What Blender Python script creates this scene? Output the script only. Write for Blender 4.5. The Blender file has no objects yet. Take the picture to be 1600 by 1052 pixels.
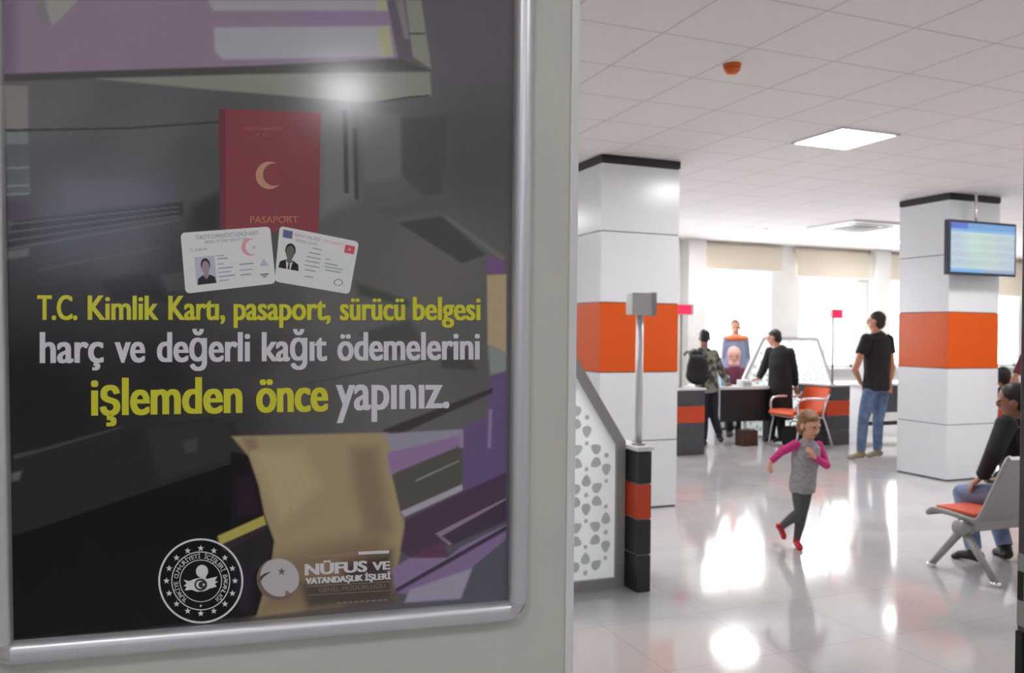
import bpy, bmesh, math, random
import numpy as np
from mathutils import Vector, Matrix
random.seed(7)
SC = bpy.context.scene
COL = SC.collection

# ------------------------------------------------------------------ camera, view, world
F_PX, YAW, PITCH, ROLL, H_CAM = 1291.0, 0.3758, 0.005, 0.0107, 1.5
down0 = Vector((0, 0, -1))
right0, fwd0 = Vector((math.cos(YAW), -math.sin(YAW), 0)), Vector((math.sin(YAW), math.cos(YAW), 0))
cp, sp, cr, sr = math.cos(PITCH), math.sin(PITCH), math.cos(ROLL), math.sin(ROLL)
fwd = cp*fwd0 + sp*down0
down2 = cp*down0 - sp*fwd0
right = cr*right0 - sr*down2
down = sr*right0 + cr*down2
CAM = Vector((0, 0, H_CAM))
cd = bpy.data.cameras.new('camera')
cam = bpy.data.objects.new('camera', cd); COL.objects.link(cam)
cam.matrix_world = Matrix(((right.x, -down.x, -fwd.x, CAM.x), (right.y, -down.y, -fwd.y, CAM.y), (right.z, -down.z, -fwd.z, CAM.z), (0, 0, 0, 1)))
cd.sensor_fit = 'HORIZONTAL'; cd.sensor_width = 22.3; cd.lens = 22.3*F_PX/1600
cd.clip_start = .05
cd.dof.use_dof = True; cd.dof.focus_distance = 1.08; cd.dof.aperture_fstop = 6.3
SC.camera = cam
SC.view_settings.view_transform = 'Standard'; SC.view_settings.look = 'None'
SC.view_settings.gamma = 1; SC.view_settings.use_curve_mapping = False
SC.view_settings.exposure = 0.05
W = bpy.data.worlds.new('daylight'); SC.world = W; W.use_nodes = True
W.node_tree.nodes['Background'].inputs[0].default_value = (.85, .92, 1, 1)
W.node_tree.nodes['Background'].inputs[1].default_value = 1.5

E_WINDOW, E_PANEL, E_HALL, E_HAZE_PANE = 7.5, 39.0, 16.5, 3.6
K_PRINT = .50      # how bright the dim hall leaves a white sheet of paper

def ray(px, py):
    x = (px-800)/F_PX; y = (py-526)/F_PX
    return right*x + down*y + fwd
def PX(px, py, Z):                       # measured point at horizontal depth Z from the camera
    r = ray(px, py); return CAM + r*(Z/r.dot(fwd0))
def CV(r, f, u):                         # direction: to the right, away, up as seen by the photographer
    return (right0*r + fwd0*f + Vector((0, 0, u))).normalized()

# ------------------------------------------------------------------ materials
def lin(v):
    v = v/255.0
    return v/12.92 if v <= .04045 else ((v+.055)/1.055)**2.4
def rgb(r, g, b): return (lin(r), lin(g), lin(b), 1)
def mat(name, col, rough=.5, metal=0, spec=.5, emit=0, ecol=None, coat=0):
    m = bpy.data.materials.new(name); m.use_nodes = True
    b = m.node_tree.nodes['Principled BSDF']
    b.inputs['Base Color'].default_value = col
    b.inputs['Roughness'].default_value = rough; b.inputs['Metallic'].default_value = metal
    b.inputs['Specular IOR Level'].default_value = spec
    b.inputs['Coat Weight'].default_value = coat
    if emit:
        b.inputs['Emission Color'].default_value = ecol or col; b.inputs['Emission Strength'].default_value = emit
    return m
def noisy(name, c1, c2, scale, rough=.5, lo=.4, hi=.6, detail=3, **k):
    m = mat(name, c1, rough, **k); nt = m.node_tree; b = nt.nodes['Principled BSDF']
    tc = nt.nodes.new('ShaderNodeTexCoord'); n = nt.nodes.new('ShaderNodeTexNoise'); r = nt.nodes.new('ShaderNodeValToRGB')
    n.inputs['Scale'].default_value = scale; n.inputs['Detail'].default_value = detail
    r.color_ramp.elements[0].position = lo; r.color_ramp.elements[1].position = hi
    r.color_ramp.elements[0].color = c1; r.color_ramp.elements[1].color = c2
    nt.links.new(tc.outputs['Object'], n.inputs['Vector']); nt.links.new(n.outputs['Fac'], r.inputs['Fac'])
    nt.links.new(r.outputs['Color'], b.inputs['Base Color'])
    return m
def grid_mask(nt, size, ox, oy, width, axes=(0, 1)):
    """1 on the lines of a square grid in object space"""
    tc = nt.nodes.new('ShaderNodeTexCoord'); sx = nt.nodes.new('ShaderNodeSeparateXYZ')
    nt.links.new(tc.outputs['Object'], sx.inputs[0]); outs = []
    for a, o in zip(axes, (ox, oy)):
        q = nt.nodes.new('ShaderNodeMath'); q.operation = 'ADD'; q.inputs[1].default_value = -o + 1000*size
        nt.links.new(sx.outputs[a], q.inputs[0])
        p = nt.nodes.new('ShaderNodeMath'); p.operation = 'PINGPONG'; p.inputs[1].default_value = size/2
        nt.links.new(q.outputs[0], p.inputs[0])
        l = nt.nodes.new('ShaderNodeMath'); l.operation = 'LESS_THAN'; l.inputs[1].default_value = width/2
        nt.links.new(p.outputs[0], l.inputs[0]); outs.append(l.outputs[0])
    m = nt.nodes.new('ShaderNodeMath'); m.operation = 'MAXIMUM'
    nt.links.new(outs[0], m.inputs[0]); nt.links.new(outs[1], m.inputs[1])
    return m.outputs[0]

TILE = .5412; LX, LY = 4.3632, 4.6495
M = {}
M['wall'] = noisy('white_paint', rgb(232, 231, 228), rgb(226, 224, 222), 1.5, .6)
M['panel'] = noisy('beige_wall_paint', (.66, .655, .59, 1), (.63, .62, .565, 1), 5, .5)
M['trim'] = mat('white_plastic_trim', rgb(236, 236, 236), .35)
M['alu'] = mat('satin_aluminium', (.74, .74, .78, 1), .36, .6)
M['chrome'] = mat('chrome', (.8, .8, .82, 1), .08, 1)
M['white_panel'] = mat('white_gloss_panel', rgb(226, 228, 233), .22)
M['orange_panel'] = mat('orange_gloss_panel', (.70, .095, .006, 1), .25, spec=.3)
M['joint'] = mat('dark_joint', rgb(58, 58, 62), .5)
M['black'] = mat('black_band', rgb(24, 24, 26), .4)
M['grey_board'] = mat('anthracite_board', rgb(70, 70, 76), .35)
M['dark_board'] = mat('near_black_board', rgb(40, 38, 38), .3)
M['orange_board'] = mat('orange_board', (.62, .06, .008, 1), .35)
M['grey_frame'] = mat('grey_frame_paint', rgb(168, 168, 168), .35)
M['lattice'] = mat('white_acrylic', rgb(240, 246, 246), .3)
M['cutout'] = mat('grey_frosted_cutout', rgb(190, 196, 196), .4)
for nm in ('lattice', 'cutout'):
    nt = M[nm].node_tree; b = nt.nodes['Principled BSDF']; tr = nt.nodes.new('ShaderNodeBsdfTranslucent'); mxs = nt.nodes.new('ShaderNodeMixShader')
    tr.inputs[0].default_value = b.inputs['Base Color'].default_value; mxs.inputs[0].default_value = .8
    out = nt.nodes['Material Output']; nt.links.new(b.outputs[0], mxs.inputs[1]); nt.links.new(tr.outputs[0], mxs.inputs[2]); nt.links.new(mxs.outputs[0], out.inputs['Surface'])
M['white_top'] = mat('white_worktop', rgb(236, 236, 240), .25)
M['steel'] = mat('grey_powder_coat', rgb(160, 160, 160), .35, .3)
M['silver'] = mat('silver_tube', (.78, .78, .78, 1), .25, .8)
M['orange_seat'] = mat('orange_leatherette', (.78, .11, .03, 1), .4)
M['red_orange'] = mat('coral_pad', (.78, .13, .07, 1), .45)
M['plastic_orange'] = mat('orange_plastic', (.72, .13, .01, 1), .35)
M['blind'] = mat('cream_blind', rgb(226, 216, 198), .8)
M['window_frame'] = mat('white_window_frame', rgb(240, 240, 238), .4)
M['pane'] = mat('bright_window_pane', (.9, .95, 1, 1), .1, emit=E_WINDOW, ecol=(.95, .98, 1, 1))
M['haze_pane'] = mat('hall_haze_pane', (.6, .7, .9, 1), .1, emit=E_HAZE_PANE, ecol=(.62, .68, .85, 1))
M['lamp'] = mat('light_diffuser', (1, 1, 1, 1), .4, emit=E_PANEL, ecol=(1, .985, .97, 1))
M['hall_lamp'] = mat('hall_lamp_globe', (1, 1, 1, 1), .4, emit=70, ecol=(.93, .96, 1, 1))
M['hall_fill'] = mat('hall_fill_diffuser', (1, 1, 1, 1), .4, emit=E_HALL, ecol=(1, .985, .95, 1))
M['screen_case'] = mat('screen_case', rgb(40, 44, 58), .3)
M['led_red'] = mat('red_led_display', (.8, .02, .08, 1), .3, emit=.65, ecol=(1, .03, .12, 1))
M['led_case'] = mat('grey_led_case', rgb(206, 206, 208), .35)
M['dark_metal'] = mat('dark_bronze_aluminium', rgb(92, 86, 88), .35, .5)
M['black_rubber'] = mat('black_rubber', rgb(25, 25, 26), .6)
M['brown'] = noisy('brown_board', rgb(84, 52, 38), rgb(66, 40, 30), 9, .5)
M['paper'] = mat('white_paper', rgb(240, 240, 242), .7)
M['paleblue'] = mat('pale_blue_plastic', rgb(178, 214, 224), .4)
M['skin'] = mat('skin', rgb(196, 140, 112), .5)
M['skin_dark'] = mat('tanned_skin', rgb(152, 104, 82), .5)
M['skin_pale'] = mat('fair_skin', rgb(222, 168, 142), .5)
M['hair_dark'] = mat('dark_hair', rgb(28, 24, 22), .5)
M['hair_fair'] = noisy('light_brown_hair', rgb(150, 112, 78), rgb(112, 80, 54), 60, .5)
M['hair_grey'] = mat('short_brown_hair', rgb(120, 90, 66), .6)
M['eye'] = mat('eye', rgb(30, 24, 22), .2)
M['lips'] = mat('lips', rgb(170, 92, 84), .5)
M['tee'] = mat('black_cotton', rgb(26, 26, 29), .8)
M['suit'] = mat('black_cloth', rgb(30, 30, 32), .8)
M['jeans'] = noisy('blue_denim', rgb(104, 128, 160), rgb(84, 106, 140), 14, .8)
M['pale_jeans'] = noisy('pale_denim', rgb(140, 156, 188), rgb(112, 130, 164), 10, .8)
M['navy'] = mat('navy_cloth', rgb(32, 34, 50), .8)
M['camo'] = noisy('camouflage_cloth', rgb(66, 66, 60), rgb(150, 148, 138), 13, .8, .45, .55)
M['sand_shoe'] = mat('sand_suede', rgb(150, 140, 116), .8)
M['black_shoe'] = mat('black_shoe', rgb(22, 22, 24), .5)
M['vest'] = noisy('grey_knit', rgb(168, 166, 170), rgb(150, 148, 153), 40, .9)
M['pink'] = mat('magenta_jersey', rgb(204, 50, 128), .8)
M['leggings'] = mat('charcoal_knit', rgb(84, 84, 90), .9)
M['red_shoe'] = mat('red_shoe', rgb(196, 40, 62), .5)
M['scarf'] = mat('pink_scarf', rgb(222, 168, 162), .8)
M['maroon'] = mat('maroon_cloth', rgb(98, 40, 62), .8)
M['clerk_shirt'] = mat('blue_grey_shirt', rgb(128, 136, 162), .8)
M['clerk_yoke'] = mat('orange_yoke', rgb(232, 120, 70), .8)
M['dark_red'] = mat('dark_red_sleeve', rgb(90, 30, 40), .8)

# ceiling: square tiles with thin grid
m = mat('ceiling_tiles', rgb(226, 223, 222), .75); nt = m.node_tree; b = nt.nodes['Principled BSDF']
g = grid_mask(nt, TILE, LX, LY, .012)
mx = nt.nodes.new('ShaderNodeMix'); mx.data_type = 'RGBA'
mx.inputs[6].default_value = rgb(236, 231, 230); mx.inputs[7].default_value = rgb(206, 201, 201)
nt.links.new(g, mx.inputs[0]); nt.links.new(mx.outputs[2], b.inputs['Base Color']); M['ceiling'] = m
# floor: polished porcelain tiles, faint pinkish veining
m = mat('polished_floor_tiles', rgb(205, 202, 200), .085); nt = m.node_tree; b = nt.nodes['Principled BSDF']
tc = nt.nodes.new('ShaderNodeTexCoord'); n = nt.nodes.new('ShaderNodeTexNoise'); n.inputs['Scale'].default_value = .9; n.inputs['Detail'].default_value = 5; n.inputs['Distortion'].default_value = 1.2
rp = nt.nodes.new('ShaderNodeValToRGB'); e = rp.color_ramp.elements
e[0].position = .35; e[0].color = rgb(186, 186, 188); e[1].position = .7; e[1].color = rgb(206, 195, 193)
e2 = e.new(.52); e2.color = rgb(200, 198, 199)
nt.links.new(tc.outputs['Object'], n.inputs['Vector']); nt.links.new(n.outputs['Fac'], rp.inputs['Fac'])
g = grid_mask(nt, .6, .2, .15, .004)
mx = nt.nodes.new('ShaderNodeMix'); mx.data_type = 'RGBA'; mx.inputs[7].default_value = rgb(168, 166, 167)
nt.links.new(g, mx.inputs[0]); nt.links.new(rp.outputs['Color'], mx.inputs[6]); nt.links.new(mx.outputs[2], b.inputs['Base Color']); M['floor'] = m
def attr_mat(name, rough, emit=0):
    m = mat(name, (1, 1, 1, 1), rough); nt = m.node_tree; b = nt.nodes['Principled BSDF']
    a = nt.nodes.new('ShaderNodeAttribute'); a.attribute_name = 'Col'
    nt.links.new(a.outputs['Color'], b.inputs['Base Color'])
    if emit:
        nt.links.new(a.outputs['Color'], b.inputs['Emission Color']); b.inputs['Emission Strength'].default_value = emit
    return m
M['print'] = attr_mat('glossy_print', .14)
M['print'].node_tree.nodes['Principled BSDF'].inputs['Specular IOR Level'].default_value = .36
M['screen'] = attr_mat('lit_screen', .2, 1.0)
nt = M['screen'].node_tree; b = nt.nodes['Principled BSDF']
nt.links.remove(b.inputs['Base Color'].links[0]); b.inputs['Base Color'].default_value = (.02, .02, .025, 1)

# ------------------------------------------------------------------ building helpers
def wloc(o):
    v = Vector((0, 0, 0))
    while o is not None: v += o.location; o = o.parent
    return v
def tag(o, label=None, cat=None, group=None, kind=None):
    if label: o['label'] = label
    if cat: o['category'] = cat
    if group: o['group'] = group
    if kind: o['kind'] = kind
    return o
def thing(name, loc, label, cat, group=None):
    o = bpy.data.objects.new(name, None); COL.objects.link(o); o.location = loc; o.empty_display_size = .1
    return tag(o, label, cat, group)

class MB:
    def __init__(self): self.bm = bmesh.new()
    def box(self, lo, hi, bevel=0, mi=0, R=None, o=None):
        lo, hi = Vector(lo), Vector(hi)
        r = bmesh.ops.create_cube(self.bm, size=1)
        mtx = Matrix.Translation((lo+hi)/2) @ Matrix.Diagonal((*(hi-lo), 1))
        if R is not None: mtx = (Matrix.Translation(o or (0, 0, 0)) @ R.to_4x4()) @ mtx
        bmesh.ops.transform(self.bm, matrix=mtx, verts=r['verts'])
        fs = set(f for v in r['verts'] for f in v.link_faces)
        for f in fs: f.material_index = mi
        if bevel:
            es = list(set(e for v in r['verts'] for e in v.link_edges))
            bmesh.ops.bevel(self.bm, geom=es, offset=bevel, segments=2, affect='EDGES', profile=.6, material=-1)
        return self
    def prism(self, pts, off, mi=0):           # polygon (3-D points) pushed along a vector
        off = Vector(off)
        a = [self.bm.verts.new(p) for p in pts]; b = [self.bm.verts.new(Vector(p)+off) for p in pts]
        n = len(a); fs = [self.bm.faces.new(a[::-1]), self.bm.faces.new(b)]
        for i in range(n): fs.append(self.bm.faces.new((a[i], a[(i+1) % n], b[(i+1) % n], b[i])))
        for f in fs: f.material_index = mi
        bmesh.ops.recalc_face_normals(self.bm, faces=fs)
        return self
    def rings(self, rings, seg=16, cap=True, mi=0):   # rings: (centre, U, V)
        L = []
        for (p, U, V) in rings:
            p, U, V = Vector(p), Vector(U), Vector(V)
            L.append([self.bm.verts.new(p + U*math.cos(2*math.pi*k/seg) + V*math.sin(2*math.pi*k/seg)) for k in range(seg)])
        fs = []
        for A, B in zip(L, L[1:]):
            for k in range(seg): fs.append(self.bm.faces.new((A[k], A[(k+1) % seg], B[(k+1) % seg], B[k])))
        if cap: fs += [self.bm.faces.new(L[0][::-1]), self.bm.faces.new(L[-1])]
        for f in fs: f.material_index = mi; f.smooth = True
        bmesh.ops.recalc_face_normals(self.bm, faces=fs)
        return self
    def tube(self, pts, r, seg=10, smooth=0, mi=0):
        pts = [Vector(p) for p in pts]; rr = list(r) if hasattr(r, '__len__') else [r]*len(pts)
        for _ in range(smooth):
            P2, R2 = [pts[0]], [rr[0]]
            for i in range(len(pts)-1):
                P2 += [pts[i].lerp(pts[i+1], .25), pts[i].lerp(pts[i+1], .75)]; R2 += [rr[i]*.75+rr[i+1]*.25, rr[i]*.25+rr[i+1]*.75]
            pts, rr = P2+[pts[-1]], R2+[rr[-1]]
        T = [(pts[min(i+1, len(pts)-1)]-pts[max(i-1, 0)]).normalized() for i in range(len(pts))]
        U = T[0].orthogonal().normalized(); R = []
        for p, t, q in zip(pts, T, rr):
            U = (U - t*U.dot(t)).normalized(); R.append((p, U*q, t.cross(U)*q))
        return self.rings(R, seg, True, mi)
    def ell(self, cen, rad, X=(1, 0, 0), Y=(0, 1, 0), Z=(0, 0, 1), seg=16, mi=0):
        r = bmesh.ops.create_uvsphere(self.bm, u_segments=seg, v_segments=max(6, seg*2//3), radius=1)
        X, Y, Z = Vector(X)*rad[0], Vector(Y)*rad[1], Vector(Z)*rad[2]; cen = Vector(cen)
        for v in r['verts']: v.co = cen + X*v.co.x + Y*v.co.y + Z*v.co.z
        for f in set(f for v in r['verts'] for f in v.link_faces): f.material_index = mi; f.smooth = True
        return self
    def cone(self, p0, p1, r0, r1, seg=24, mi=0): return self.tube([p0, p1], [r0, r1], seg, 0, mi)
    def build(self, name, mats, parent=None, loc=None):
        """world-space geometry; the object's origin is its parent's, or loc"""
        off = Vector(loc) if loc is not None else (wloc(parent) if parent else Vector((0, 0, 0)))
        for v in self.bm.verts: v.co -= off
        me = bpy.data.meshes.new(name); self.bm.to_mesh(me); self.bm.free()
        for mm in (mats if isinstance(mats, (list, tuple)) else [mats]): me.materials.append(mm)
        o = bpy.data.objects.new(name, me); COL.objects.link(o)
        if parent: o.parent = parent
        elif loc is not None: o.location = loc
        return o
def soft(o, angle=40):
    me = o.data
    for p in me.polygons: p.use_smooth = True
    try: me.set_sharp_from_angle(angle=math.radians(angle))
    except Exception: pass
    return o
def fuse(o, voxel, smooth=4):
    """one continuous skin out of the joined volumes"""
    r = o.modifiers.new('r', 'REMESH'); r.mode = 'VOXEL'; r.voxel_size = voxel; r.use_smooth_shade = True
    q = o.modifiers.new('s', 'SMOOTH'); q.factor = .5; q.iterations = smooth
    bpy.context.view_layer.update()
    ev = o.evaluated_get(bpy.context.evaluated_depsgraph_get())
    me = bpy.data.meshes.new_from_object(ev); old = o.data; mats = list(old.materials)
    o.modifiers.clear(); o.data = me
    if not me.materials:
        for mm in mats: me.materials.append(mm)
    for p in me.polygons: p.use_smooth = True
    bpy.data.meshes.remove(old)
    return o
def copy_tree(o, loc, label=None):
    r = o.copy(); COL.objects.link(r); r.location = loc
    if label: r['label'] = label
    for ch in o.children:
        k = ch.copy(); COL.objects.link(k); k.parent = r
        for gk in ch.children:
            q = gk.copy(); COL.objects.link(q); q.parent = k
    return r

# ------------------------------------------------------------------ the setting
CEIL = 3.0; YB = 11.22
TH = math.radians(-5.7)
DV = Vector((math.cos(TH), math.sin(TH), 0)); NV = Vector((math.sin(TH), -math.cos(TH), 0))   # along the hall wall / out of it
P0 = Vector((.394, 1.003, 0))                # foot of the print's right edge
QW = P0 - NV*.006                            # the wall face behind it
RW = Matrix((DV, -NV, Vector((0, 0, 1)))).transposed()   # local x along the wall, y into the wall
def wallbox(mb, u0, u1, y0, y1, z0, z1, bevel=0): return mb.box((u0, y0, z0), (u1, y1, z1), bevel, R=RW, o=QW)

tag(MB().box((-3.5, -5.6, -.12), (19, 12, 0)).build('floor', M['floor']), kind='structure')
tag(MB().box((-3.5, -5.6, CEIL), (19, 12, CEIL+.12)).build('ceiling', M['ceiling']), kind='structure')
U_EDGE, U_JAMB = .093, .953
w = MB(); wallbox(w, -3.7, U_EDGE-.012, 0, .09, 0, CEIL)
tag(w.build('wall_front', M['panel']), kind='structure')
w = MB(); wallbox(w, U_EDGE-.012, U_EDGE, -.003, .093, 0, CEIL, .002)
tag(w.build('trim_1', M['trim']), kind='structure')
w = MB(); wallbox(w, U_EDGE, U_JAMB+.06, .0, .09, 2.15, CEIL)
tag(w.build('wall_over_door', M['panel']), kind='structure')
w = MB(); wallbox(w, U_JAMB+.06, 18.5, 0, .09, 0, CEIL)
tag(w.build('wall_front_right', M['wall']), kind='structure')
w = MB(); wallbox(w, U_JAMB, U_JAMB+.06, -.02, .10, 0, 2.15, .003)
jamb = tag(w.build('door_1', M['dark_metal']), kind='structure')
w = MB(); wallbox(w, U_JAMB-.003, U_JAMB+.001, .07, .098, 1.0, 1.125, .001); sp_ = w.build('strike_plate', M['steel'], jamb)
w = MB(); wallbox(w, U_JAMB-.004, U_JAMB-.0025, .085, .096, 1.045, 1.095); w.build('latch_hole', M['black_rubber'], sp_)
w = MB(); wallbox(w, U_JAMB-.004, U_JAMB, .085, .099, 0, .99); w.build('door_seal', M['black_rubber'], jamb)
# hall behind the photographer
tag(MB().box((-2.8, -5.5, 0), (-2.7, 1.3, CEIL)).build('wall_hall_left', M['wall']), kind='structure')
tag(MB().box((2.4, -5.5, 0), (2.5, .76, CEIL)).build('wall_hall_right', M['wall']), kind='structure')
w = MB(); y0, y1 = -5.6, -5.5
w.box((-2.8, y0, 0), (2.5, y1, 1.9)); w.box((-2.8, y0, 2.9), (2.5, y1, CEIL)); w.box((-2.8, y0, 1.9), (-2.6, y1, 2.9)); w.box((-1.5, y0, 1.9), (2.5, y1, 2.9))
tag(w.build('wall_hall_back', M['wall']), kind='structure')
wf = MB()
for a, b_ in (((-2.6, 1.9), (-1.5, 1.94)), ((-2.6, 2.86), (-1.5, 2.9)), ((-2.6, 1.9), (-2.56, 2.9)), ((-1.54, 1.9), (-1.5, 2.9)), ((-2.07, 1.9), (-2.03, 2.9))):
    wf.box((a[0], -5.58, a[1]), (b_[0], -5.52, b_[1]))
wf = tag(wf.build('window_4', M['window_frame']), kind='structure')  # unseen window, added so its bluish reflection hazes the poster
MB().box((-2.58, -5.56, 1.92), (-1.52, -5.55, 2.88)).build('pane', M['haze_pane'], wf)
# office hall
tag(MB().box((-3.5, 1.4, 0), (-3.4, YB, CEIL)).build('wall_left', M['wall']), kind='structure')
tag(MB().box((18.4, -1.2, 0), (18.5, YB, CEIL)).build('wall_right', M['wall']), kind='structure')
wins = [(7.66, 9.06), (9.64, 10.86), (11.62, 12.9), (13.5, 14.9), (4.9, 6.3), (2.2, 3.6)]
ws = sorted(wins); SILL, HEAD = .95, 2.72
w = MB(); w.box((-3.5, YB, 0), (18.5, YB+.2, SILL)); w.box((-3.5, YB, HEAD), (18.5, YB+.2, CEIL))
xs = [-3.5]+[v for q in ws for v in q]+[18.5]
for i in range(0, len(xs), 2): w.box((xs[i], YB, SILL), (xs[i+1], YB+.2, HEAD))
tag(w.build('wall_back', M['wall']), kind='structure')
for k, x in enumerate((7.30, 11.12)):
    tag(MB().box((x, YB-.22, 0), (x+.32, YB, CEIL)).build('wall_pier_%s' % ('left', 'right')[k], M['wall']), kind='structure')
for k, (a, b_) in enumerate(wins):
    f = MB(); t = .05
    f.box((a, YB+.06, SILL), (a+t, YB+.14, HEAD)); f.box((b_-t, YB+.06, SILL), (b_, YB+.14, HEAD))
    f.box((a, YB+.06, SILL), (b_, YB+.14, SILL+t)); f.box((a, YB+.06, HEAD-t), (b_, YB+.14, HEAD))
    mid = (a+b_)/2; f.box((mid-.025, YB+.07, SILL), (mid+.025, YB+.13, HEAD))
    fo = tag(f.build('window_%d' % (k+1 if k < 3 else k+2), M['window_frame']), kind='structure')
    MB().box((a+.03, YB+.10, SILL+.03), (b_-.03, YB+.106, HEAD-.03)).build('pane', M['pane'], fo)
    MB().box((a-.05, YB-.10, SILL-.03), (b_+.05, YB+.06, SILL)).build('window_sill', M['white_top'], fo)

BLIND = ['cream roller blind half drawn over the widest bright window, left', 'cream roller blind over the middle bright window behind the red display', 'cream roller blind partly hidden behind the column with the screen', 'cream roller blind on the window right of the screen column']
for k, (a, b_, zb) in enumerate(((7.64, 9.22, 2.56), (9.5, 11.08, 2.50), (11.5, 13.0, 2.5), (13.4, 15.0, 2.3))):
    t = thing('roller_blind', ((a+b_)/2, YB-.06, 2.9), BLIND[k], 'blind', 'roller blinds on the back windows')
    q = MB().tube([(a, YB-.06, 2.93), (b_, YB-.06, 2.93)], .04, 14); q.build('roller_tube', M['blind'], t)
    MB().box((a+.02, YB-.095, zb), (b_-.02, YB-.091, 2.94)).build('blind_fabric', M['blind'], t)
    MB().box((a+.02, YB-.105, zb-.02), (b_-.02, YB-.085, zb+.01), .003).build('bottom_bar', M['trim'], t)

# ------------------------------------------------------------------ ceiling fixtures
def ceiling_light(x, y, label):
    t = thing('ceiling_light', (x, y, CEIL), label, 'ceiling light', 'square ceiling light panels')
    h = TILE/2; f = MB()
    for (a, b_) in (((-h, -h), (h, -h+.02)), ((-h, h-.02), (h, h)), ((-h, -h), (-h+.02, h)), ((h-.02, -h), (h, h))):
        f.box((x+a[0], y+a[1], CEIL-.012), (x+b_[0], y+b_[1], CEIL+.002))
    f.build('frame', M['trim'], t)
    MB().box((x-h+.02, y-h+.02, CEIL-.008), (x+h-.02, y+h-.02, CEIL-.001)).build('diffuser', M['lamp'], t)
    return t
cx, cy = LX+TILE/2, LY+TILE/2
L0 = ceiling_light(cx, cy, 'square lit ceiling panel nearest the viewer, right of the orange smoke detector')
far = cy+9*TILE
for x, y, lb in ((cx+5*TILE, far, 'square lit ceiling panel above the desks, between the two columns'), (cx+11*TILE, far, 'square lit ceiling panel peeping out left of the screen column'),
                 (cx-5*TILE, cy, 'square ceiling panel behind the poster wall, near row'), (cx-5*TILE, far, 'square ceiling panel behind the left column, far row'), (cx+5*TILE, cy, 'square ceiling panel past the right edge, near row'),
                 (cx+11*TILE, cy, 'square ceiling panel well past the right edge, near row'), (cx+17*TILE, far, 'square ceiling panel right of the screen column, far row'), (cx-10*TILE, cy, 'square ceiling panel in the left corner, near row'), (cx+5*TILE, cy-5*TILE, 'added square fill panel above the bench end, out of view'), (cx+11*TILE, cy-5*TILE, 'added square fill panel in the front right of the room, out of view'), (cx+17*TILE, cy, 'square ceiling panel at the right wall, near row')):  # the two out-of-view front panels are added to fill front-facing surfaces
    copy_tree(L0, (x, y, CEIL), lb)
H0 = copy_tree(L0, (-.75, -.75, CEIL), 'unseen fill panel added to the entrance hall ceiling above the poster')  # both hall panels are unseen fill lights added to brighten the poster wall
H1 = copy_tree(L0, (1.35, -.9, CEIL), 'unseen fill panel added to the entrance hall ceiling by the door jamb')
for h_ in (H0, H1):
    for k_ in h_.children:
        if k_.name.startswith('diffuser'):
            k_.data = k_.data.copy(); k_.data.materials[0] = M['hall_fill']
# air-conditioning cassette
x, y = 8.42, 8.72
t = thing('air_conditioner', (x, y, CEIL), 'pale square ceiling air conditioner cassette in front of the far lights', 'air conditioner')
MB().box((x-.44, y-.44, CEIL-.03), (x+.44, y+.44, CEIL+.005), .012).build('fascia', M['trim'], t)
q = MB()
for k in range(9): q.box((x-.2, y-.2+k*.05-.008, CEIL-.04), (x+.2, y-.2+k*.05+.008, CEIL-.03))
q.build('intake_grille', M['grey_frame'], t)
for dx, dy, wx, wy in ((0, .33, .3, .035), (0, -.33, .3, .035), (.33, 0, .035, .3), (-.33, 0, .035, .3)):
    MB().box((x+dx-wx, y+dy-wy, CEIL-.036), (x+dx+wx, y+dy+wy, CEIL-.03)).build('louvre', M['dark_metal'], t)
# smoke detector
p = PX(1144, 100, 3.831*math.cos(YAW)+2.808*math.sin(YAW)); x, y = 2.808, 3.831
t = thing('smoke_detector', (x, y, CEIL), 'round orange smoke detector on the ceiling tiles', 'smoke detector')
MB().cone((x, y, CEIL+.003), (x, y, CEIL-.016), .052, .05).build('base', M['plastic_orange'], t)
MB().rings([((x, y, CEIL-.016), (.046, 0, 0), (0, .046, 0)), ((x, y, CEIL-.035), (.044, 0, 0), (0, .044, 0)), ((x, y, CEIL-.05), (.03, 0, 0), (0, .03, 0)), ((x, y, CEIL-.056), (.016, 0, 0), (0, .016, 0))], 24).build('sensor_head', M['plastic_orange'], t)
# lamp of the hall, mirrored in the poster
x, y = .08, -3.05
t = thing('dome_light', (x, y, CEIL), 'small round dome lamp mirrored as the bright spot on the poster', 'lamp')
MB().cone((x, y, CEIL+.002), (x, y, CEIL-.025), .15, .15, 32).build('base', M['trim'], t)
MB().ell((x, y, CEIL-.025), (.135, .135, .10), seg=24).build('globe', M['hall_lamp'], t)

# ------------------------------------------------------------------ columns
ZL = [.012, .585, 1.1721, 1.7615, 2.3589, 2.93]
def column(x, y, wx, wy, label):
    t = thing('column', (x+wx/2, y+wy/2, 0), label, 'column', 'orange banded columns')
    MB().box((x+.008, y+.008, 0), (x+wx-.008, y+wy-.008, CEIL)).build('core', M['joint'], t)
    for i in range(5):
        MB().box((x, y, ZL[i]+.004), (x+wx, y+wy, ZL[i+1]-.004), .002).build('cladding_panel', M['orange_panel' if i == 2 else 'white_panel'], t)
    MB().box((x-.004, y-.004, 2.935), (x+wx+.004, y+wy+.004, CEIL-.004)).build('top_band', M['black'], t)
    return t
column(3.2171, 6.151, .7606, .62, 'white column with an orange band, just right of the poster wall')
column(7.3521, 6.3094, .7288, .6465, 'white column with an orange band carrying the hanging screen')

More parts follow.
